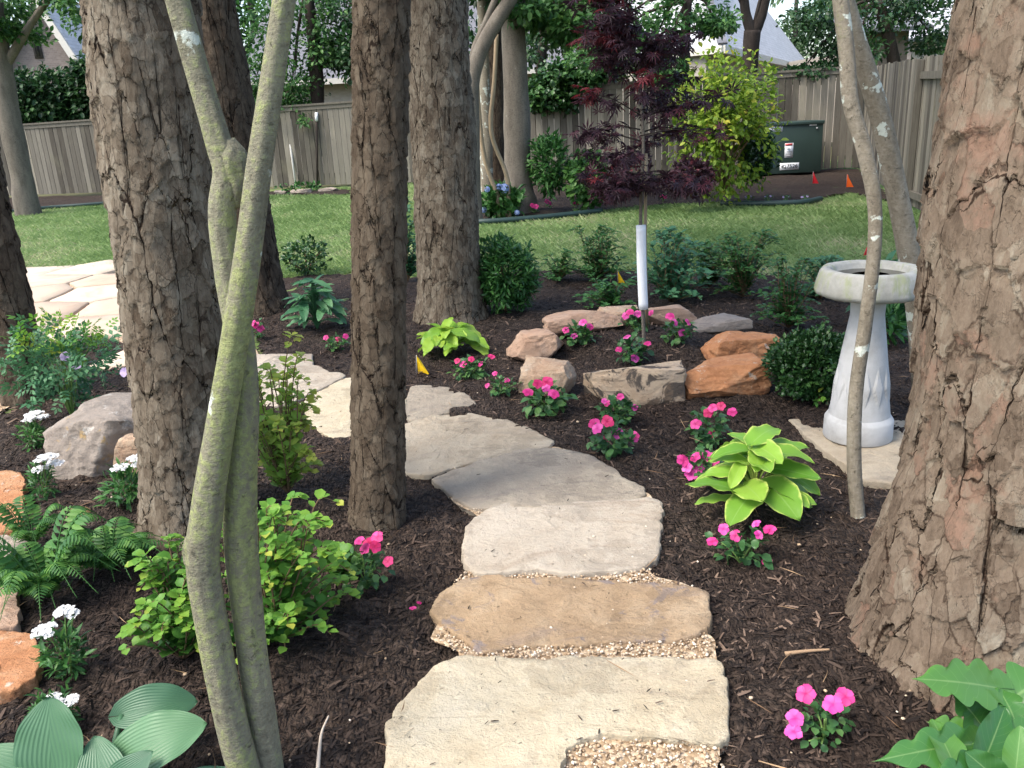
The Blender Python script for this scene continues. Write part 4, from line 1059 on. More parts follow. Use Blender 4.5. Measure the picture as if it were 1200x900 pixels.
def hosta(px, label, rx, hz, n, Lf, Wf, m, seed=0, name='hosta', group=None):
    """leaves over a loose low dome, each blade on its own stalk, tips hanging outward"""
    p = GH(*px); rr = random.Random(seed); o = thing(name, label, 'plant', (p.x, p.y, p.z), group); p = np.array(p)
    gs = Geo()
    for k in range(n):
        u_ = (k + .5) / n; a = k * 2.39996 + rr.uniform(-.45, .45)
        el = math.asin(min(.98, .06 + .9 * u_)) + rr.uniform(-.14, .14)
        rd = rr.uniform(.72, 1.0)
        out = np.array([math.cos(a), math.sin(a), 0.])
        mid = p + out * rx * .62 * math.cos(el) * rd + [0, 0, hz * (.20 + .72 * math.sin(el)) * rr.uniform(.85, 1.12)]
        b = a + rr.uniform(-.7, .7); Lg = Lf * rr.uniform(.62, 1.12) * (1 - .25 * u_)
        pitch = rr.uniform(-.75, -.05) + .75 * u_ * rr.uniform(.2, 1.2)
        d = np.array([math.cos(b) * math.cos(pitch), math.sin(b) * math.cos(pitch), math.sin(pitch)])
        up = np.array([-math.cos(b) * math.sin(pitch), -math.sin(b) * math.sin(pitch), math.cos(pitch)]) + np.array([rr.uniform(-.35, .35), rr.uniform(-.5, .15), .1])
        st = mid - d * Lg * .42; e = mid + d * Lg * .58
        big_leaf(st, e, Wf * (Lg / Lf) * rr.uniform(.85, 1.1), up, rr.uniform(.05, .35), rr.uniform(.02, .13), 0, rr.uniform(.015, .05), 14, .36, seed=k, tipd=rr.uniform(.2, .7)).build('leaf', L[m], o)
        gs.tube(catmull([p, p * [1, 1, 0] + (st - p) * [.35, .35, 0] + [0, 0, p[2] + max(.01, (st[2] - p[2]) * .75)], st], 8), .0045, 5)
    gs.build('stalk', L[m], o)
    return o
s_h = S(G(884, 600))
hosta((884, 598), 'large lime green hosta with pale yellow leaf edges beside the huge pine', 92 * s_h, 92 * s_h, 32, 70 * s_h, 48 * s_h, 'hosta_lime', 3)
s_h = S(G(528, 412))
hosta((528, 414), 'glowing chartreuse hosta in front of the thick grey brown pine', 54 * s_h, 34 * s_h, 34, 38 * s_h, 25 * s_h, 'hosta_lime2', 8)
# blue green hosta, bottom left
hb = G(128, 930); o = thing('hosta', 'blue green hosta with broad ribbed leaves in the bottom left corner', 'plant', (hb.x, hb.y, 0))
gs = Geo()
def px3(px, py, dY): return AY(px, py, hb.y + dY)
for (b, bY, t, tY, wpx, up, fo, ar) in [((62, 912), -.02, (58, 816), .06, 108, (0, -.75, .65), .12, .03), ((140, 893), .0, (243, 848), .05, 92, (0, -.5, .85), .10, .12),
        ((143, 838), .12, (232, 822), .17, 66, (0.1, -.55, .8), .25, .15), ((75, 960), -.06, (-30, 880), .0, 110, (0, -.4, .9), .15, .1), ((120, 945), -.08, (180, 880), -.04, 60, (0, -.6, .8), .15, .1),
        ((135, 960), -.1, (110, 862), .03, 80, (0, -.6, .8), .2, .05), ((190, 960), -.05, (290, 910), .02, 80, (0, -.3, .9), .15, .15), ((40, 1000), -.12, (-60, 960), -.1, 90, (0, -.3, .9), .15, .15)]:
    p0 = px3(*b, bY); p1 = px3(*t, tY); s_ = S((p0 + p1) / 2)
    big_leaf(p0, p1, wpx * s_, up, fo, ar, 0, .012, 20, .40, seed=b[0]).build('leaf', L['hosta_blue'], o)
    gs.tube(catmull([np.array([hb.x, hb.y, 0]), (np.array([hb.x, hb.y, .0]) + np.array(p0)) / 2 + [0, 0, .02], np.array(p0)], 6), .008, 6)
gs.build('stalk', L['hosta_blue'], o)
# philodendron, bottom right
ph = G(1165, 935); o = thing('philodendron', 'glossy philodendron with deeply lobed leaves in the bottom right corner', 'plant', (ph.x, ph.y, 0))
gs = Geo()
def px4(px, py, dY): return AY(px, py, ph.y + dY)
for (b, bY, t, tY, wpx, up, fo, ar, lob) in [((1168, 806), .10, (1066, 795), .06, 62, (0, -.65, .75), .1, .06, 4), ((1140, 872), -.02, (1020, 893), -.08, 54, (0, -.6, .8), .15, .12, 4),
        ((1122, 905), -.10, (1092, 842), .0, 58, (.3, -.8, .5), .2, .02, 0), ((1150, 900), -.08, (1178, 828), .03, 52, (-.2, -.8, .5), .3, .02, 0), ((1150, 850), .06, (1115, 812), .10, 52, (0, -.6, .8), .2, .1, 3),
        ((1170, 830), .1, (1240, 780), .14, 74, (0, -.6, .8), .15, .1, 4), ((1185, 880), -.02, (1250, 850), .0, 60, (.1, -.6, .8), .2, .1, 3), ((1160, 830), .12, (1185, 786), .18, 50, (0, -.6, .8), .2, .1, 3),
        ((1130, 870), .03, (1085, 845), .06, 48, (0, -.5, .8), .2, .1, 3), ((1190, 905), -.1, (1196, 850), -.06, 40, (-.4, -.7, .5), .3, .05, 0), ((1150, 905), -.1, (1090, 912), -.14, 52, (0, -.6, .8), .2, .1, 3),
        ((1195, 860), .02, (1165, 800), .12, 56, (0, -.6, .8), .2, .1, 3), ((1175, 920), -.12, (1130, 880), -.1, 50, (.0, -.8, .6), .2, .05, 0)]:
    p0 = px4(*b, bY); p1 = px4(*t, tY); s_ = S((p0 + p1) / 2)
    big_leaf(p0, p1, wpx * s_, up, fo, ar, lob, .02, 36, .36, seed=b[0]).build('leaf', L['philo'], o)
    gs.tube(catmull([np.array([ph.x, ph.y, 0]), (np.array([ph.x, ph.y, .0]) + np.array(p0)) / 2 + [0, .01, .03], np.array(p0)], 6), .007, 6)
gs.build('stalk', L['philo'], o)

def fern(px, label, n, Lpx, m='fern', spread=(0, 6.28), seed=0, lift=.6, cat='fern', name='fern'):
    p = GH(*px); s_ = S(p); rr = random.Random(seed); o = thing(name, label, cat, (p.x, p.y, p.z))
    for k in range(n):
        a = spread[0] + (spread[1] - spread[0]) * (k + rr.random() * .7) / n; Lg = Lpx * s_ * rr.uniform(.7, 1.1); lf = lift * rr.uniform(.6, 1.25)
        d = np.array([math.cos(a), math.sin(a), 0])
        mid = np.array(p) + d * Lg * .45 + [0, 0, Lg * lf * .7]; e = np.array(p) + d * Lg * .95 + [0, 0, Lg * lf * .35]
        C_ = catmull([np.array(p), mid, e], 26); g = Geo().tube(C_, np.linspace(.003, .001, 26), 4)
        T = nrm(np.gradient(C_, axis=0)); side = np.cross(T, [0, 0, 1]); side = nrm(side); nn = np.cross(side, T)
        for i in range(4, 26):
            t = i / 25; pl = Lg * .21 * math.sin(min(1, t * 1.25) * 2.6 + .25) * (1.08 - t)
            for sg in (-1, 1):
                g.inst(NARROW, [C_[i]], [side[i] * sg + T[i] * .45 - [0, 0, .15]], [nn[i]], pl * 1.5, np.array([rr.random()]))
        g.build('frond', L[m], o)
fern((130, 668), 'bright fern beside the foot of the big left pine', 20, 84, seed=2, lift=.75)
fern((58, 700), 'large drooping fern by the border stones', 24, 100, seed=3, lift=1.0)
fern((40, 640), 'small fern above the large drooping fern', 12, 60, seed=6, lift=1.2)
fern((100, 606), 'dry brown fern frond lying in front of the grey boulder', 3, 40, 'dead', (1.9, 2.9), 4, .3, 'dead frond')

def shrub(px, wpx, hpx, label, m, T, leaf, n, cat='shrub', name='shrub', gap=.25, seed=0, dep=1.0, Y=None, z=None, group=None, shell=.45, trunks=5, up=.35, stem=STEM, cols=1, droop=0, cy=.52, tall=.5):
    p = GH(*px) if Y is None else AY(px[0], px[1], Y)
    if z is not None: p = G(px[0], px[1], z)
    s_ = S(p); W_ = wpx * s_ / 2; Hh = hpx * s_
    o = thing(name, label, cat, (p.x, p.y, p.z), group)
    g = Geo(); Wp = cloud(g, np.array(p) + [0, 0, Hh * cy], (W_, W_ * dep, Hh * tall), n, T, leaf, up=up, shell=shell, gap=gap, seed=seed, droop=droop)
    g.build('foliage', L[m], o)
    gs = Geo(); k = Wp[RNG.integers(0, len(Wp), trunks)]; stems_to(gs, p, np.array(p) + (k - np.array(p)) * .85, .006 + .02 * W_); gs.build('stem', stem, o)
    return o
# near left bed
def sprig_shrub(px, wpx, hpx, label, n, seed, leafpx=9, T=ROUND, m='spirea', lean=(0, 0), cat='shrub', tall=False):
    """shrub made of arching leafy shoots"""
    p = GH(*px); s_ = S(p); W_ = wpx * s_ / 2; Hh = hpx * s_; rr = random.Random(seed)
    o = thing('shrub', label, cat, (p.x, p.y, p.z)); g = Geo(); gs = Geo()
    for k in range(n):
        a = rr.uniform(0, 6.28); hf_ = rr.uniform(.14, 1.0); R0 = W_ * math.sqrt(rr.random()) * ((.7 + .35 * hf_) if tall else (1.15 - .55 * hf_)); hh_ = Hh * hf_
        e = np.array(p) + [math.cos(a) * R0 + lean[0] * s_ * rr.random(), math.sin(a) * R0, hh_]
        k1 = W_ * .16; e2 = e + np.array([math.cos(a) * W_ * .28, math.sin(a) * W_ * .28, -Hh * .05 * rr.random()])
        C_ = catmull([np.array(p), np.array(p) + (e - np.array(p)) * [.45, .45, .55] + [rr.uniform(-k1, k1), rr.uniform(-k1, k1), 0], e, e2], 14); gs.tube(C_, np.linspace(.0035, .0012, 14), 5)
        T_ = nrm(np.gradient(C_, axis=0))
        for i in range(2, 14):
            for q in range(2):
                if rr.random() < .18: continue
                b = i * 2.4 + q * 3.14 + k; d = np.array([math.cos(b), math.sin(b), .35]) + T_[i] * .5
                r_ = min(1, max(0, (.4 if tall else .22) + .6 * (i / 13) ** 1.5 + rr.uniform(-.15, .2)))
                g.inst(T, [C_[i]], [d], [(rr.uniform(-.3, .3), rr.uniform(-.5, .2), 1)], leafpx * s_ * rr.uniform(.55, 1.25) * (1.1 - .45 * i / 13), np.array([r_]))
    g.build('foliage', L[m], o); gs.build('stem', STEM, o)
sprig_shrub((338, 578), 80, 178, 'tall lime green shrub right behind the mossy crape myrtle', 46, 1, 14, m='spirea_light', tall=True)
sprig_shrub((322, 748), 160, 168, 'wide lime green shrub at the foot of the crape myrtle, right side', 74, 2, 17, lean=(30, 0))
sprig_shrub((215, 772), 96, 150, 'lime green shrub left of the crape myrtle foot', 44, 3, 17, lean=(10, 0))
sprig_shrub((398, 676), 36, 40, 'small bright green sprig beside the red pink impatiens', 9, 4, 19)
# columbine by the leaning pine
p = GH(85, 490); s_ = S(p); o = thing('columbine', 'airy columbine with lilac blooms beside the leaning left pine', 'plant', (p.x, p.y, p.z))
g = Geo(); cloud(g, np.array(p) + [0, 0, 62 * s_], (66 * s_, 50 * s_, 44 * s_), 260, COMP, .10, up=.3, shell=.2, seed=4, gap=.2); g.build('foliage', L['bluegreen'], o)
g = Geo(); tips = cloud(g, np.array(p) + [6 * s_, 0, 98 * s_], (62 * s_, 34 * s_, 20 * s_), 70, COMP, .09, up=.2, shell=.1, seed=5); g.build('young_foliage', L['spirea'], o)
gs = Geo(); stems_to(gs, p, tips[:16], .004); gs.build('stem', GSTEM, o)
for k, (x, y) in enumerate(((76, 418), (90, 428), (146, 436), (158, 440))): flower_geo(AY(x, y, p.y - .1), (0, -.8, .6), 6 * s_).build('flower', PET['lilac'], o)
shrub((166, 464), 22, 18, 'tiny lime sprig on top of the grey boulder edge', 'spirea', OVAL, .03, 50, seed=2, z=.15)
# behind the pines, left of path
p = GH(375, 392); s_ = S(p)
hosta((372, 386), 'leafy blue green plant left of the slim brown pine', 48 * s_, 62 * s_, 64, 36 * s_, 15 * s_, 'bluegreen', 12, name='leafy_plant')
shrub((360, 322), 50, 40, 'dark small leaved shrub behind the leafy blue green plant', 'box', OVAL, .05, 700, seed=3)
sprig_shrub((478, 330), 36, 92, 'broad leaved green shrub showing between the two middle pines', 26, 4, 10, OVAL, 'bluegreen')
shrub((594, 366), 70, 84, 'round dense dark shrub right of the thick grey brown pine', 'mid', NARROW, .06, 4800, seed=5, gap=.34, shell=.4)
sprig_shrub((700, 330), 72, 64, 'dark azalea at the back edge left of the maple guard', 56, 6, 8, OVAL, 'mid')
sprig_shrub((716, 362), 70, 34, 'low sprawling green plant behind the back ring stones', 26, 7, 10, OVAL, 'mid')
sprig_shrub((786, 354), 104, 82, 'broad leaved blue green shrub right behind the maple guard', 50, 8, 13, OVAL, 'bluegreen')
sprig_shrub((870, 348), 86, 76, 'dark azalea at the back edge in front of the lawn, right of the maple', 64, 9, 9, OVAL, 'mid')
sprig_shrub((924, 384), 66, 82, 'loose green shrub between the azalea and the birdbath', 50, 10, 9.5, OVAL, 'mid')
sprig_shrub((832, 336), 56, 52, 'small green shrub between the blue green shrub and the dark azalea at the lawn edge', 40, 21, 9, OVAL, 'mid')
sprig_shrub((962, 350), 60, 50, 'small leafy shrub at the lawn edge left of the birdbath basin', 40, 22, 9, OVAL, 'bluegreen')
sprig_shrub((655, 330), 44, 36, 'low green seedling shrub at the lawn edge right of the round dark shrub', 24, 23, 7, OVAL, 'mid')
shrub((1035, 380), 70, 60, 'leafy green shrub half hidden behind the birdbath', 'bluegreen', OVAL, .10, 500, seed=11)
shrub((1034, 402), 40, 40, 'small narrow leaved plant behind the birdbath pedestal', 'mid', NARROW, .10, 160, seed=17)
shrub((950, 466), 88, 78, 'clipped glossy boxwood left of the birdbath pedestal', 'box', TINY, .032, 7500, 'boxwood', 'boxwood', gap=.22, seed=12, shell=.45, dep=.95)
shrub((960, 474), 30, 22, 'yellow green seedling at the foot of the boxwood', 'spirea', OVAL, .035, 26, seed=13)

# ================================================================== Japanese maple in the ring
p = GH(755, 402); o = thing('japanese_maple', 'young purple Japanese maple in the middle of the stone ring', 'tree', (p.x, p.y, p.z))
ym = p.y
P = catmull([np.array(p) - [0, 0, .05]] + [np.array(AY(x, y, ym)) for x, y in ((754, 380), (751, 300), (751, 240), (754, 170), (750, 110), (742, 50), (728, -10), (718, -60))], 60)
Geo().tube(P, np.linspace(.013, .006, 60), 8).build('trunk', GREYBK, o)
gd = Geo().tube(catmull([np.array(AY(x, y, ym - .02)) for x, y in ((754, 362), (752, 312), (751, 264))], 14), 5.4 * S(p), 18, jit=.05); gd.build('trunk_guard', WHITEP, o)
gr = Geo(); gb = Geo(); gred = Geo(); rr = random.Random(5)
sm = S(AY(750, 150, ym))
for k in range(58):
    y0 = rr.uniform(-45, 225); a = rr.uniform(0, 6.28)
    reach = np.interp(y0, [-50, 40, 130, 200, 240], [26, 50, 88, 98, 50]) * sm * rr.uniform(.5, 1.0)
    s0 = np.array(AY(float(np.interp(y0, [-60, 0, 110, 240], [720, 731, 750, 751])), y0, ym))
    e = s0 + np.array([math.cos(a) * reach, math.sin(a) * reach * .8, .10 * rr.random() + (.06 if y0 < 150 else -.04)])
    gb.tube(catmull([s0, s0 * .5 + e * .5 + [0, 0, .03], e], 7), np.linspace(.005, .0015, 7), 5)
    for f, n_ in ((.45, 9), (.75, 13), (1.0, 14)):
        c_ = s0 + (e - s0) * f; tgt = gred if (e[0] < s0[0] and rr.random() < .10 and f > .6) or (y0 < 20 and rr.random() < .2) else gr
        cloud(tgt, c_, (.11, .11, .06), n_, PALM, .056, up=-.05, shell=.1, seed=k, droop=.25, flat=.3)
gb.build('branch', DARKBK, o); gr.build('crown', L['purple'], o); gred.build('young_crown', L['red'], o)
g = Geo().tube([np.array(G(759, 392, .05)) - [0, 0, .1], np.array(AY(756, 290, ym + .03)), np.array(AY(757, 180, ym + .03))], .010, 8)
tag(g.build('stake', simple('weathered_stake', (.30, .24, .16), .8, .2)), 'thin wooden stake beside the wrapped maple trunk', 'stake')

# ================================================================== marker flags
def flag(px, top, m, label, wpx, hpx, flip=1, cat='flag'):
    p = G(px[0], px[1], 0.0); p.z = Hp(p.x, p.y) if p.y < 9 else .02
    q = AY(top[0], top[1], p.y); s_ = S(p)
    o = thing('marker_flag', label, cat, (p.x, p.y, p.z))
    Geo().tube([np.array(p), (np.array(p) + np.array(q)) / 2, np.array(q)], .0022, 6).build('wire', WIRE, o)
    V = []; UV = []; Fc = []
    for i in range(7):
        for j in range(5):
            t = i / 6; b = j / 4
            w_ = wpx * s_ * (1 - .85 * b)
            V.append(np.array(q) + [flip * t * w_, .012 * math.sin(t * 5 + b * 2), -hpx * s_ * (1 - b) - t * .15 * hpx * s_ * (b)])
    for i in range(6):
        for j in range(4):
            a = i * 5 + j; Fc += [(a, a + 5, a + 6), (a, a + 6, a + 1)]
    V = np.array(V); back = V + [0, .0012, 0]
    g = Geo().add(V, Fc).add(back, [f[::-1] for f in Fc]); g.build('banner', m, o)
flag((488, 441), (488, 416), YEL, 'yellow marker flag in the mulch below the chartreuse hosta', 14, 25)
flag((724, 334), (724, 317), YEL, 'yellow marker flag at the back edge left of the maple guard', 8, 15)
flag((991, 222), (993, 204), ORA, 'orange marker flag in the far bed right of the utility box', 8, 15)
flag((952, 215), (953, 201), REDF, 'red marker flag right before the utility box', 7, 14)
flag((1016, 304), (1017, 288), REDF, 'small red marker flag on the lawn behind the birdbath', 5, 11, -1)

# twigs
def twig(name, label, pts, r, m=None):
    P = catmull([np.array(GH(a, b, c_)) for a, b, c_ in pts], 20)
    tag(Geo().tube(P, np.linspace(r, r * .5, 20), 7, jit=.2).build(name, m or TWIG), label, 'twig')
TWIG = simple('dry_twig', (.34, .23, .14), .8, .2); TWIGP = simple('pale_twig', (.50, .42, .33), .8, .2)
twig('twig', 'pale bent twig lying at the bottom beside the crape myrtle', [(372, 905, .01), (374, 880, .02), (377, 858, .02), (385, 839, .03)], .005, TWIGP)
twig('twig', 'straight brown twig on the mulch before the huge pine', [(920, 766, .02), (945, 763, .022), (972, 761, .02)], .006)
# ================================================================== fences
_fa, _fb = G(-70, 233), G(1006, 198)
def FENCE_Y(px):                            # distance of the back fence under a photo column
    d = ray(px, 200); k = d.x / d.y; m_ = (_fb.x - _fa.x) / (_fb.y - _fa.y)
    return (_fa.x - _fa.y * m_) / (k - m_)
def fence(name, label, b0, t0, b1, t1, rail_side=0, cap=True, step=.145, z0=.0, lift=.02):
    """b0,b1 foot pixels, t0,t1 top pixels directly above them"""
    p0, p1 = G(*b0, z0), G(*b1, z0); h0 = AY(t0[0], t0[1], p0.y).z - z0; h1 = AY(t1[0], t1[1], p1.y).z - z0
    o = thing(name, label, 'fence', (p0.x, p0.y, z0))
    d = (p1 - p0); Ln = d.length; d.normalize(); nrml = Vector((-d.y, d.x, 0))
    if nrml.dot(-p0) < 0: nrml = -nrml                # towards the viewer
    rot = np.array([[d.x, -d.y, 0], [d.y, d.x, 0], [0, 0, 1]])
    g = Geo(); n = int(Ln / step); rr = random.Random(3)
    for i in range(n):
        t = (i + .5) / n; hh_ = h0 + (h1 - h0) * t - rr.uniform(0, .03); c_ = p0 + d * (t * Ln) + nrml * rr.uniform(-.006, .006)
        g.box((c_.x, c_.y, z0 + lift + hh_ / 2), (step - rr.uniform(.006, .016), .018, hh_ - lift), rot, rr.random(), .003)
    g.build('picket_panel', WOOD, o, smooth=False)
    if cap:
        for k in range(1):
            c_ = p0 + d * (Ln / 2); ang = math.atan2(h1 - h0, Ln)
            g = Geo(); V = []
            for tt in (0, 1):
                q = p0 + d * (Ln * tt); hh_ = h0 + (h1 - h0) * tt
                for oy, oz in ((-.05, 0), (.06, 0), (.06, .045), (-.05, .045)): V.append(np.array(q + nrml * oy) + [0, 0, hh_ - .004 + oz])
            Fc = [(0, 1, 5), (0, 5, 4), (1, 2, 6), (1, 6, 5), (2, 3, 7), (2, 7, 6), (3, 0, 4), (3, 4, 7), (0, 3, 2), (0, 2, 1), (4, 5, 6), (4, 6, 7)]
            g.add(V, Fc, None, .4).build('cap_board', WOOD, o, smooth=False)
            g = Geo(); 
            V = []
            for tt in (0, 1):
                q = p0 + d * (Ln * tt); hh_ = h0 + (h1 - h0) * tt
                for oy, oz in ((.011, -.10), (.03, -.10), (.03, -.006), (.011, -.006)): V.append(np.array(q + nrml * oy) + [0, 0, hh_ + oz])
            g.add(V, Fc, None, .55).build('trim_board', WOOD, o, smooth=False)
    if rail_side:
        for f in (.10, .88):
            for k in (0,):
                V = []
                for tt in (0, 1):
                    q = p0 + d * (Ln * tt); hh_ = (h0 + (h1 - h0) * tt) * f
                    for oy, oz in ((.012, -.045), (.055, -.045), (.055, .045), (.012, .045)): V.append(np.array(q + nrml * oy) + [0, 0, hh_ + oz])
                Fc = [(0, 1, 5), (0, 5, 4), (1, 2, 6), (1, 6, 5), (2, 3, 7), (2, 7, 6), (3, 0, 4), (3, 4, 7), (0, 3, 2), (0, 2, 1), (4, 5, 6), (4, 6, 7)]
                Geo().add(V, Fc, None, .45).build('rail', WOOD, o, smooth=False)
    npost = max(2, int(Ln / 2.4))
    for i in range(npost):
        t = i / (npost - 1); q = p0 + d * (Ln * t) + nrml * (.06 if rail_side else -.07); hh_ = h0 + (h1 - h0) * t
        if rail_side: q = p0 + d * (.06 + (Ln - .06) * t) + nrml * .06
        Geo().box((q.x, q.y, z0 + hh_ / 2 - .02), (.09, .09, hh_ - .04), rot, .4, .006).build('post', WOOD, o, smooth=False)
    return o
fence('wooden_fence', 'long grey board fence across the back, behind the tree trunks', (-70, 233), (-70, 154), (1006, 198), (1004, 79))
fence('wooden_fence', 'pale vertical board fence running toward the viewer from the back corner', (1008, 199), (1010, 79), (1061, 240), (1066, 68), cap=False)
fence('wooden_fence', 'fence panel with exposed rails and post beside the huge pine', (1066, 243), (1074, 66), (1190, 300), (1215, 52), rail_side=1, cap=False)

# ================================================================== utility box
p0 = G(876, 204, .03); p1 = G(960, 201.5, .03); sx = S((p0 + p1) / 2)
yb = p1.y; w_ = (p1 - p0).length; h_ = AY(960, 141, yb).z - .03
o = thing('utility_box', 'dark green transformer cabinet with white labels in front of the back fence', 'utility box', ((p0.x + p1.x) / 2, yb + .35, .03))
cx = (p0.x + p1.x) / 2
Geo().box((cx, yb + .4, .03 + h_ * .47), (w_, .8, h_ * .94), None, .5, .015).build('cabinet', BOXG, o)
Geo().box((cx, yb + .395, .03 + h_ * .965), (w_ + .03, .85, h_ * .07), None, .5, .015).build('lid', BOXG, o)
def text(body, size, px, py, m, parent, Y):
    cu = bpy.data.curves.new('lettering', 'FONT'); cu.body = body; cu.size = size; cu.extrude = .002; cu.align_x = 'CENTER'; cu.align_y = 'CENTER'; cu.offset = .0
    to = bpy.data.objects.new('tmp', cu); COL.objects.link(to); bpy.context.view_layer.update()
    me = bpy.data.meshes.new_from_object(to.evaluated_get(bpy.context.evaluated_depsgraph_get())); bpy.data.objects.remove(to)
    q = AY(px, py, Y); me.transform(Matrix.Rotation(math.pi / 2, 4, 'X')); me.transform(Matrix.Translation(q - ORG[root_of(parent).name]))
    ob = bpy.data.objects.new('lettering', me); COL.objects.link(ob); ob.parent = parent; me.materials.clear(); me.materials.append(m)
    return ob
def root_of(x):
    while x.parent: x = x.parent
    return x
def plate(x0, y0, x1, y1, m=None, nm='label'):
    a, b = AY(x0, y0, yb - .004), AY(x1, y1, yb - .004)
    k = Geo().box(((a.x + b.x) / 2, yb - .003, (a.z + b.z) / 2), (abs(b.x - a.x), .006, abs(a.z - b.z)), None, .5)
    return k.build(nm, m or LABW, o)
l1 = plate(894, 147.5, 917, 154.5); l2 = plate(914, 191.5, 936, 198.5); l3 = plate(920, 168, 929, 184.5); plate(949, 143.5, 957, 147)
ORG[l1.name] = ORG[l2.name] = ORG[l3.name] = ORG[o.name]
text('34.5 KV', 6.4 * sx, 905.5, 151, BLK, l1, yb - .008)
text('427526', 6.4 * sx, 925, 195, BLK, l2, yb - .008)
a, b = AY(920.3, 168.3, yb - .01), AY(928.7, 170.6, yb - .01)
Geo().box(((a.x + b.x) / 2, yb - .0075, (a.z + b.z) / 2), (abs(b.x - a.x), .003, abs(a.z - b.z)), None).build('warning_band', LABR, l3)
a, b = AY(922, 172.5, yb - .01), AY(925.5, 175.5, yb - .01)
Geo().lathe([(0, -.002), (.5 * abs(b.x - a.x), 0), (0, .002)], ((a.x + b.x) / 2, yb - .008, (a.z + b.z) / 2), 10).build('pictogram', BLK, l3)
for k in range(4):
    a, b = AY(922, 177 + k * 1.7, yb - .01), AY(928, 177.6 + k * 1.7, yb - .01)
    Geo().box(((a.x + b.x) / 2, yb - .0075, (a.z + b.z) / 2), (abs(b.x - a.x), .003, abs(a.z - b.z)), None).build('print_line', simple('grey_print', (.35, .35, .36), .6, .2, .05) if k == 0 else bpy.data.materials['grey_print'], l3)
Geo().tube([np.array(AY(957.5, 149, yb - .02)), np.array(AY(957.5, 151, yb - .02))], .018, 8).build('latch', WIRE, o)

# ================================================================== houses
def brickm(name, c1, c2, mort, sc=1.0):
    m = M(name); t = m.n('ShaderNodeTexBrick'); 
    m.lk(m.map(m.obj(), (1, 1, 1), rot=(math.pi / 2, 0, 0)), t.inputs['Vector'])
    t.inputs['Color1'].default_value = (*c1, 1); t.inputs['Color2'].default_value = (*c2, 1); t.inputs['Mortar'].default_value = (*mort, 1)
    t.inputs['Scale'].default_value = 4.5 * sc; t.inputs['Mortar Size'].default_value = .018
    c = m.mix(m.math('MULTIPLY', m.noise(m.obj(), 3, 4), .5), t.outputs['Color'], tuple(k * .6 for k in c1))
    return m.fin(c, .9, .15)
def shinglem(name, a, b):
    m = M(name); o_ = m.obj()
    sp_ = m.n('ShaderNodeSeparateXYZ'); m.lk(o_, sp_.inputs[0])
    row = m.math('FRACT', m.math('MULTIPLY', sp_.outputs[2], 9.0))
    v = m.n('ShaderNodeSeparateColor'); m.lk(m.vor(m.map(o_, (3.2, 3.2, 9)), 1.0, 'F1', 'Color'), v.inputs[0])
    c = m.mix(m.math('ADD', m.math('MULTIPLY', v.outputs[0], .7), m.math('MULTIPLY', m.noise(o_, 1.2, 4), .3)), a, b)
    c = m.mix(m.mr(row, .0, .14, .6, 0), c, tuple(k * .45 for k in a))
    return m.fin(c, .85, .25)
BRICK = brickm('grey_tan_brick', (.20, .165, .145), (.27, .225, .195), (.28, .26, .235))
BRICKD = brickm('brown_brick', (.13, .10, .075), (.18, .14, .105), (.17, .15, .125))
BRICKC = brickm('cream_brick', (.42, .38, .32), (.50, .46, .39), (.45, .42, .38))
SHING = shinglem('grey_shingle', (.10, .10, .108), (.17, .172, .185)); SHINGL = shinglem('pale_grey_shingle', (.36, .365, .375), (.48, .485, .495))
TRIM = simple('cream_trim', (.60, .57, .49), .6, .3, .06); GLASS = simple('dark_window_glass', (.02, .022, .025), .15, .6, .1)
def polyobj(name, quads, m, parent, th=.0):
    g = Geo()
    for q in quads:
        q = [np.array(k, float) for k in q]
        if th:
            nn = nrm(np.cross(q[1] - q[0], q[2] - q[0])); lo = [k - nn * th for k in q]; n = len(q); V = q + lo; Fc = []
            for i in range(1, n - 1): Fc += [(0, i, i + 1), (n, n + i + 1, n + i)]
            for i in range(n): j = (i + 1) % n; Fc += [(i, n + i, n + j), (i, n + j, j)]
            g.add(V, Fc)
        else: g.add(q, [(0, i, i + 1) for i in range(1, len(q) - 1)])
    return g.build(name, m, parent, smooth=False)
def tubebox(name, a, b, w_, h_, m, parent):
    a, b = np.array(a, float), np.array(b, float); d = nrm(b - a); s_ = nrm(np.cross(d, [0, 0, 1])); u_ = np.cross(s_, d); V = []
    for q in (a, b):
        for x, y in ((-1, -1), (1, -1), (1, 1), (-1, 1)): V.append(q + s_ * x * w_ / 2 + u_ * y * h_ / 2)
    Fc = [(0, 1, 5), (0, 5, 4), (1, 2, 6), (1, 6, 5), (2, 3, 7), (2, 7, 6), (3, 0, 4), (3, 4, 7), (0, 3, 2), (0, 2, 1), (4, 5, 6), (4, 6, 7)]
    return Geo().add(V, Fc).build(name, m, parent, smooth=False)
# left house, brick gable facing the garden, its ridge running away from us
Yh = 29.0
pk = np.array(AY(46, -2, Yh)); e1 = np.array(AY(95, 72, Yh)); e0 = np.array([2 * pk[0] - e1[0] - .4, Yh, e1[2]]); g0 = lambda v: np.array([v[0], v[1], 0.])
bk = np.array([0, 11., 0])
o = thing('brick_house', 'grey tan brick gable house at the upper left above the hedge', 'house', (pk[0], Yh, 0))
polyobj('wall', [[g0(e0), g0(e1), e1, pk, e0], [g0(e1), g0(e1 + bk), e1 + bk, e1], [g0(e0 + bk), g0(e0), e0, e0 + bk]], BRICK, o)
dn = lambda a, b, f: a + (b - a) * f
fo = np.array([0, -.3, 0.03])
polyobj('roof', [[pk + fo, dn(pk, e1, 1.12) + fo, dn(pk, e1, 1.12) + bk, pk + bk], [pk + fo, pk + bk, dn(pk, e0, 1.12) + bk, dn(pk, e0, 1.12) + fo]], SHINGL, o, -.08)
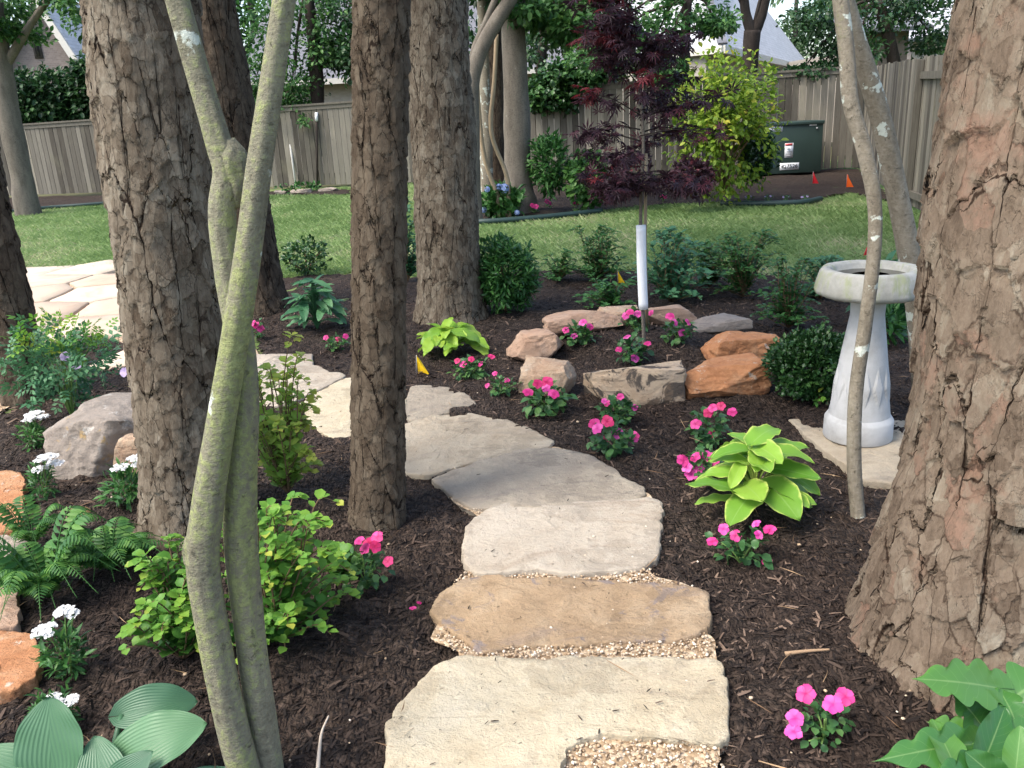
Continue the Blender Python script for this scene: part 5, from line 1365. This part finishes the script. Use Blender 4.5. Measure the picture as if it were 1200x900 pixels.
tubebox('rake_board', pk + [0, -.34, -.06], dn(pk, e1, 1.12) + [0, -.34, -.06], .04, .2, TRIM, o)
a, b = np.array(AY(37, 38, Yh - .03)), np.array(AY(48, 66, Yh - .03))
wf = Geo().box(((a[0] + b[0]) / 2, Yh - .01, (a[2] + b[2]) / 2), (abs(b[0] - a[0]) + .12, .06, abs(a[2] - b[2]) + .12), None).build('window', simple('dark_window_frame', (.06, .055, .05)), o)
Geo().box(((a[0] + b[0]) / 2, Yh - .035, (a[2] + b[2]) / 2), (abs(b[0] - a[0]), .02, abs(a[2] - b[2])), None).build('pane', GLASS, wf)
ORG[wf.name] = ORG[o.name]
# middle house
Yh = 27.0
a = np.array(AY(300, 98, Yh)); b = np.array(AY(800, 73, Yh)); b[2] = a[2]; up_ = np.array([0, 5.5, 3.4])
o = thing('shingled_house', 'long house with grey shingle roof behind the middle trees', 'house', (a[0], Yh, 0))
polyobj('wall', [[g0(a) + [0, .5, 0], g0(b) + [0, .5, 0], b + [0, .5, 0], a + [0, .5, 0]], [g0(a) + [0, .5, 0], a + [0, .5, 0], a + [0, 10.5, 0], g0(a) + [0, 10.5, 0]], [g0(b) + [0, .5, 0], b + [0, .5, 0], b + [0, 10.5, 0], g0(b) + [0, 10.5, 0]]], BRICKC, o)
polyobj('roof', [[a + [-.5, 0, 0], b + [.5, 0, 0], b + up_ + [.5, 0, 0], a + up_ + [-.5, 0, 0]], [a + up_ + [-.5, 0, 0], b + up_ + [.5, 0, 0], b + [.5, 11, 0], a + [-.5, 11, 0]]], SHING, o, .1)
tubebox('gutter', a + [-.5, -.06, -.05], b + [.5, -.06, -.05], .12, .16, TRIM, o)
# right house with pale hip roof
c0 = np.array(AY(847, 54, 24.0)); c1 = np.array(AY(950, 82, 44.0)); c1[2] = c0[2]; cl = np.array(AY(742, 52, 26.0)); cl[2] = c0[2]
rd = nrm(c1 - c0); inn = nrm(np.array([-rd[1], rd[0], 0])); A0 = np.array(AY(800, -90, 30.0)); A1 = np.array(AY(868, -60, 42.0)); A1[2] = A0[2]; AL = np.array(AY(700, -90, 31.0)); AL[2] = A0[2]
o = thing('hip_roof_house', 'house with pale sunlit hip roof and cream gutter above the back fence', 'house', (c0[0], c0[1], 0))
wi = lambda v: v + inn * .5 + rd * .3
polyobj('wall', [[g0(wi(c0)), g0(wi(c1)), wi(c1), wi(c0)], [g0(cl + inn * .4), g0(wi(c0)), wi(c0), cl + inn * .4]], BRICKC, o)
polyobj('roof', [[c0, c1, A1, A0], [cl, c0, A0, AL]], SHINGL, o, .1)
tubebox('gutter', c0 + [0, 0, -.08], c1 + [0, 0, -.08], .14, .2, TRIM, o); tubebox('gutter', cl + [0, 0, -.08], c0 + [0, 0, -.08], .14, .2, TRIM, o)
tubebox('hip_ridge', c0 + [0, 0, .06], A0 + [0, 0, .06], .25, .06, SHING, o)
# far right brown building
a = np.array(AY(988, 36, 23.0)); b = np.array(AY(1066, 33, 23.0))
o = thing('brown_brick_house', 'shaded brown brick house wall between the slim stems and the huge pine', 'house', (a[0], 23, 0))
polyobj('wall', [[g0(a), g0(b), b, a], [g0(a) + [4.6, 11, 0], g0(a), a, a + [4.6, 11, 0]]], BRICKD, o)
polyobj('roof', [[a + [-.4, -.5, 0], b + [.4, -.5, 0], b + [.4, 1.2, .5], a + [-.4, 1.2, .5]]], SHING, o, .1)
a = np.array(AY(1070, 46, 25.0)); b = np.array(AY(1150, 40, 25.0))
o = thing('cream_house', 'cream house corner showing above the fence beside the huge pine', 'house', (a[0], 25, 0))
polyobj('wall', [[g0(a), g0(b), b, a], [g0(a) + bk, g0(a), a, a + bk]], BRICKC, o)
polyobj('roof', [[a + [-.4, -.5, 0], b + [.4, -.5, 0], b + [.4, 5, 2.6], a + [-.4, 5, 2.6]]], SHINGL, o, .1)

# ================================================================== background trees and shrubs
def bush_at(px, w_, h_, label, m, T, leaf, n, Y, **k):
    return shrub(px, w_, h_, label, m, T, leaf, n, Y=Y, **k)
def clumps(g, cs, Y, dpt, n, T, leaf, seed, gap=.3):
    for i, (x, y, rx, ry) in enumerate(cs):
        c_ = np.array(AY(x, y, Y)); s_ = S(c_)
        cloud(g, c_, (rx * s_, dpt, ry * s_), n, T, leaf, up=.1, shell=.2, gap=gap, seed=seed + i, fr=2.5, droop=.2)
def tree(name, label, trunks, Y, cs, m, bark, leaf, n, T=OVAL, dpt=1.2, seed=0, gap=.3, z0=0.0, limbs=True):
    """trunks: lists of (px,py,width px) from the foot upwards"""
    f = AY(trunks[0][0][0], trunks[0][0][1], Y)
    o = thing(name, label, 'tree', (f.x, Y, z0))
    for j, tr in enumerate(trunks):
        P = [np.array(AY(a, b, Y + .02 * j)) for a, b, c_ in tr]; Rr = [S(q) * k[2] / 2 for q, k in zip(P, tr)]
        if j == 0: P = [np.array([P[0][0], P[0][1], z0 - .05])] + P; Rr = [Rr[0] * 1.1] + Rr
        n_ = 40; Q = catmull(P, n_); rr_ = np.convolve(np.pad(np.interp(np.linspace(0, len(P) - 1, n_), range(len(P)), Rr), 3, mode='edge'), np.ones(7) / 7, mode='valid')
        Geo().tube(Q, rr_, 18, jit=.08, seed=j + seed).build('trunk' if j == 0 else 'limb', bark, o)
    g = Geo(); clumps(g, cs, Y, dpt, n, T, leaf, seed, gap)
    if limbs:
        gb = Geo(); top = np.array(AY(trunks[0][-1][0], trunks[0][-1][1], Y))
        for (x, y, rx, ry) in cs:
            e = np.array(AY(x, y, Y)); gb.tube(catmull([top, (top + e) / 2 + [0, 0, .25], e], 8), np.linspace(.05, .012, 8), 6)
        gb.build('branch', bark, o)
    g.build('crown', L[m], o)
    return o
tree('grey_tree', 'grey trunked tree at the far left in front of the hedge', [[(29, 230, 27), (25, 205, 24), (11, 140, 25), (3, 90, 25), (-4, 40, 24), (-12, -30, 22)], [(3, 80, 13), (20, 54, 10), (36, 28, 8), (60, -6, 7)]], 18.0,
     [(70, -16, 50, 24), (2, 6, 26, 24), (112, 18, 20, 34), (10, 36, 14, 12)], 'tree', GREYBK, .12, 1100, seed=2, gap=.35, dpt=1.6)
tree('grey_tree', 'smooth grey trunk standing in the far bed by the blue hydrangea', [[(610, 236, 36), (607, 215, 32), (606, 160, 31), (604, 100, 30), (601, 40, 28), (598, -30, 26)]], 13.6,
     [(640, 6, 44, 28), (690, -6, 46, 30), (618, 18, 30, 14), (670, 34, 34, 14), (590, -20, 40, 16), (640, -120, 120, 60), (760, -150, 120, 60), (860, -170, 110, 60), (520, -140, 110, 60), (700, -220, 160, 60), (880, -250, 120, 60)], 'tree', GREYBK, .11, 1000, seed=4, gap=.35)  # highest clumps are unseen, added above the view to shade far bed and fence
tree('dark_tree', 'dark rough trunk behind the smooth grey trunk', [[(580, 226, 34), (578, 190, 28), (577, 120, 27), (576, 40, 26), (574, -20, 25)]], 14.8, [(560, -16, 40, 24), (585, 4, 24, 16)], 'dark', BK_B, .14, 260, seed=5)
tree('crooked_tree', 'crooked pale grey stem curving up to the right behind the thick middle pine', [[(557, 236, 14), (555, 200, 14), (554, 150, 16), (553, 100, 17), (562, 62, 18), (580, 28, 17), (600, -4, 16), (612, -30, 15)], [(553, 95, 9), (556, 60, 9), (570, 25, 8), (584, -10, 7)]], 12.6, [(590, -22, 24, 12)], 'tree', GREYBK, .13, 120, seed=6)
tree('mossy_tree', 'greenish straight stem between the crooked stem and the dark trunk', [[(571, 228, 16), (570, 180, 15), (568, 110, 14), (566, 40, 12), (564, -10, 11)]], 14.2, [(565, -18, 20, 12)], 'olive', CRAPE2, .13, 120, seed=7)
for lb, pts in (('thin pale vine stem slanting down to the blue hydrangea', [(583, 228), (572, 200), (566, 175), (562, 140), (559, 100), (556, 60)]), ('thin bent vine stem in front of the dark rough trunk', [(595, 212), (590, 195), (578, 165), (575, 140), (579, 95), (582, 40)])):
    P = catmull([np.array(AY(x, y, 12.9)) for x, y in pts], 40)
    P = np.concatenate([[[P[0][0], P[0][1], 0]], P])
    tag(Geo().tube(P, .032, 8, jit=.15).build('vine_stem', simple('pale_vine', (.30, .23, .15), .8, .2)), lb, 'vine')
tree('small_tree', 'leafy dark tree hanging over the fence between the big left pines', [[(368, 215, 18), (370, 160, 16), (372, 100, 15), (366, 40, 13), (360, -20, 11)]], 22.6,
     [(318, 40, 34, 44), (345, 95, 40, 24), (300, 90, 30, 34), (395, 30, 40, 40), (350, 0, 50, 30), (378, 60, 34, 26), (340, 125, 26, 12), (366, 140, 12, 10)], 'tree', DARKBK, .12, 1000, seed=9, gap=.32)
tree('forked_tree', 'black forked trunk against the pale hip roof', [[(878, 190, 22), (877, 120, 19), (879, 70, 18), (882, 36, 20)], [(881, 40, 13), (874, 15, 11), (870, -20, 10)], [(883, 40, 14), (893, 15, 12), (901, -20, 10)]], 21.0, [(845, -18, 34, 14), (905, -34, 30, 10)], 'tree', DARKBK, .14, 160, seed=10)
tree('maple_neighbour', 'bright green tree crown behind the purple maple tip', [[(800, 190, 14), (800, 120, 13), (802, 60, 12), (806, 0, 10)]], 19.0,
     [(800, 12, 48, 34), (770, 40, 30, 26), (840, 28, 26, 14), (720, 30, 40, 40), (690, 70, 34, 20), (780, 85, 24, 22)], 'tree', DARKBK, .12, 1000, seed=12, gap=.36)
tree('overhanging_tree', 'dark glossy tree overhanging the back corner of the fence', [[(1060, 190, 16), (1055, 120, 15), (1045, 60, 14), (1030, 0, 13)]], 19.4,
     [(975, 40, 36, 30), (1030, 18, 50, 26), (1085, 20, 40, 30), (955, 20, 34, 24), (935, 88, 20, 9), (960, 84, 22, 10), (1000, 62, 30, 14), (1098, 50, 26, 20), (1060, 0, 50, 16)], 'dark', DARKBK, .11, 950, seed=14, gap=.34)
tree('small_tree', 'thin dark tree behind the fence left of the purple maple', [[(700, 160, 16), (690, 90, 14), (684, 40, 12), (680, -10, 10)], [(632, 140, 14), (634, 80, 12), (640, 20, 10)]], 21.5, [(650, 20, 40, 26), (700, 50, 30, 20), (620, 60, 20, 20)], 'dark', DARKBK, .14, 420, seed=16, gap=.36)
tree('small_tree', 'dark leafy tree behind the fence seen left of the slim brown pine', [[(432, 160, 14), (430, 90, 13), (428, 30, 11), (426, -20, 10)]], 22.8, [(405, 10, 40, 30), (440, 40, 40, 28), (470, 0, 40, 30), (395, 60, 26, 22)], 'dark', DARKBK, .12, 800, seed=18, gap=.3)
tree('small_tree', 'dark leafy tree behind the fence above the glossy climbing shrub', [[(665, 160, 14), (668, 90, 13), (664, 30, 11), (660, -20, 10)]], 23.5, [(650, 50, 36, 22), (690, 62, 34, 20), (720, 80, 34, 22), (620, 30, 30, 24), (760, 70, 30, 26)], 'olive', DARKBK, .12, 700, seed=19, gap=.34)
# hedges by the fence
def hedge(name, label, cs, Y, m, leaf, n, seed, T=OVAL, dpt=.7, gap=.12):
    c0_ = AY(cs[0][0], cs[0][1], Y); o = thing(name, label, 'hedge', (c0_.x, Y, 0)); g = Geo(); clumps(g, cs, Y, dpt, n, T, leaf, seed, gap); g.build('foliage', L[m], o)
    gs = Geo()
    for x, y, rx, ry in cs:
        q = np.array(AY(x, y, Y)); gs.tube(catmull([[q[0], q[1] + .25, 0], q * [1, 1, .5] + [0, .2, 0], q], 6), .03, 6)
    gs.build('stem', STEM, o)
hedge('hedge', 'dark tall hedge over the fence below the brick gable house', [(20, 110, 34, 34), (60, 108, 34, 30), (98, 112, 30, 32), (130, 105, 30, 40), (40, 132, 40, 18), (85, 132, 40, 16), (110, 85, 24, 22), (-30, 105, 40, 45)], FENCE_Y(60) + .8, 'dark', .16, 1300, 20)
hedge('hedge', 'glossy climbing shrub spilling over the fence right of the smooth grey trunk', [(655, 90, 26, 18), (640, 108, 26, 20), (680, 96, 28, 18), (628, 112, 14, 20), (660, 118, 22, 14), (700, 90, 20, 12)], FENCE_Y(660) + .15, 'box', .12, 900, 30, ROUND)
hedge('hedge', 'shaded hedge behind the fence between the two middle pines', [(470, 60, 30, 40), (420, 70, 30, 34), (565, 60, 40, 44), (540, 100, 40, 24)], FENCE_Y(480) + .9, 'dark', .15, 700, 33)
# far bed shrubs
bush_at((645, 226), 46, 64, 'soft bright green shrub right of the smooth grey trunk', 'mid', NARROW, .12, 1500, 13.4, seed=1)
bush_at((690, 240), 50, 60, 'leafy green shrub with light tips behind the maple, left', 'tree', ROUND, .10, 1100, 13.0, seed=2, gap=.3)
bush_at((846, 226), 112, 158, 'tall yellow green shrub beside the utility box', 'yellow', OVAL, .095, 6200, 12.9, seed=3, gap=.40, shell=.15, trunks=12, droop=.5, cy=.46, tall=.56)
bush_at((886, 214), 40, 64, 'dark small leaved shrub between the yellow green shrub and the utility box', 'box', TINY, .08, 1600, 13.3, seed=4, gap=.2)
bush_at((810, 230), 46, 42, 'low purple leaved shrub at the foot of the yellow green shrub', 'purple', OVAL, .08, 1100, 12.4, seed=5)
bush_at((738, 232), 56, 50, 'purple shrub behind the maple trunk in the far bed', 'purple', OVAL, .09, 900, 13.2, seed=6)
p = GH(588, 254); o = thing('hydrangea', 'blue hydrangea at the foot of the smooth grey trunk', 'flower', (p.x, p.y, p.z)); s_ = S(p)
g = Geo(); cloud(g, np.array(p) + [0, 0, 17 * s_], (22 * s_, 20 * s_, 17 * s_), 500, OVAL, .12, seed=3, up=.4); g.build('foliage', L['mid'], o)
for x, y, r_ in ((591, 221, 6), (571, 222, 3.5), (567, 246, 3.5), (606, 249, 3.5), (585, 219, 4)):
    q = np.array(AY(x, y, p.y - .2)); g = Geo()
    for k in range(24):
        d = nrm(RNG.normal(size=3)); f = flower_geo(q + d * r_ * s_ * .8, d, r_ * s_ * .45, 4); g.add(np.concatenate(f.v), np.concatenate(f.f), np.concatenate(f.uv), RNG.random())
    g.build('flower_head', PET['blue'], o)
bush_at((352, 226), 50, 10, 'row of low green seedlings along the fence foot', 'mid', OVAL, .10, 160, G(352, 224).y, seed=7)
# white pole and dark pipe leaning on the fence
q0, q1 = np.array(G(347, 220)), np.array(AY(336, 140, G(347, 220).y + .3)); tag(Geo().tube([q0, (q0 + q1) / 2, q1], .028, 8).build('leaning_pole', simple('pale_pole', (.55, .53, .48))), 'pale pole leaning against the back fence', 'pole')
q0, q1 = np.array(G(372, 219)), np.array(AY(371, 142, G(372, 219).y)); pp = thing('downpipe', 'thin dark upright pipe with white top at the back fence', 'pipe', tuple(q0))
Geo().tube([q0, (q0 + q1) / 2, q1], .03, 8).build('pipe', DARKBK, pp); Geo().tube([q1, q1 + (q1 - q0) * .07, q1 + (q1 - q0) * .13], .04, 8).build('pipe_cap', WHITEP, pp)
for k, (x, y, w2) in enumerate(((330, 227, 20), (352, 226, 26), (384, 224, 24))):
    rock('edging_stone', (x, y), w2, 4, .25, ROCK['greyflat'], ['small edging stone by the back fence, left of the leaning pole', 'small edging stone by the back fence, between leaning pole and dark pipe', 'small edging stone by the back fence, right of the dark pipe'][k], 'edging stone', 0, 40 + k, group='edging stones by the back fence')
# more trees far beyond the houses
FT = 'trees far beyond the houses'
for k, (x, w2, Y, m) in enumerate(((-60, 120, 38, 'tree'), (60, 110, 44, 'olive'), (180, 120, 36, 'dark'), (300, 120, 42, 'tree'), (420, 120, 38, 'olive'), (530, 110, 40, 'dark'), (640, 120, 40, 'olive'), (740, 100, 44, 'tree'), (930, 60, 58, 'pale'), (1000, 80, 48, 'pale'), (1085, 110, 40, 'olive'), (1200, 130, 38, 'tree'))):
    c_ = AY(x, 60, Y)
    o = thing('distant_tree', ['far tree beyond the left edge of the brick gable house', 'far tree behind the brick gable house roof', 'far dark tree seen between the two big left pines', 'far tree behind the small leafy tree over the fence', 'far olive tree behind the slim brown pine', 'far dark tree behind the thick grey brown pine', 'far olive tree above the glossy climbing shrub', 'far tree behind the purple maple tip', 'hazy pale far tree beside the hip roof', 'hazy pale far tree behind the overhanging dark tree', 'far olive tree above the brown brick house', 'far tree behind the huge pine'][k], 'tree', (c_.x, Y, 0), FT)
    Geo().tube(catmull([[c_.x, Y, -.1], [c_.x + .1, Y, 3], [c_.x, Y, 8]], 12), np.linspace(.3, .12, 12), 10).build('trunk', GREYBK, o)
    g = Geo(); rr = random.Random(k); s_ = S(c_)
    for j in range(9):
        cloud(g, (c_.x + rr.uniform(-.42, .42) * w2 * s_, Y + rr.uniform(-1, 1), rr.uniform(2.2, 9.0)), (w2 * s_ * .32, 1.6, 1.5), 330, OVAL, .34, up=.1, shell=.2, gap=.25, seed=k * 9 + j, fr=2.4)
    g.build('crown', L[m], o)
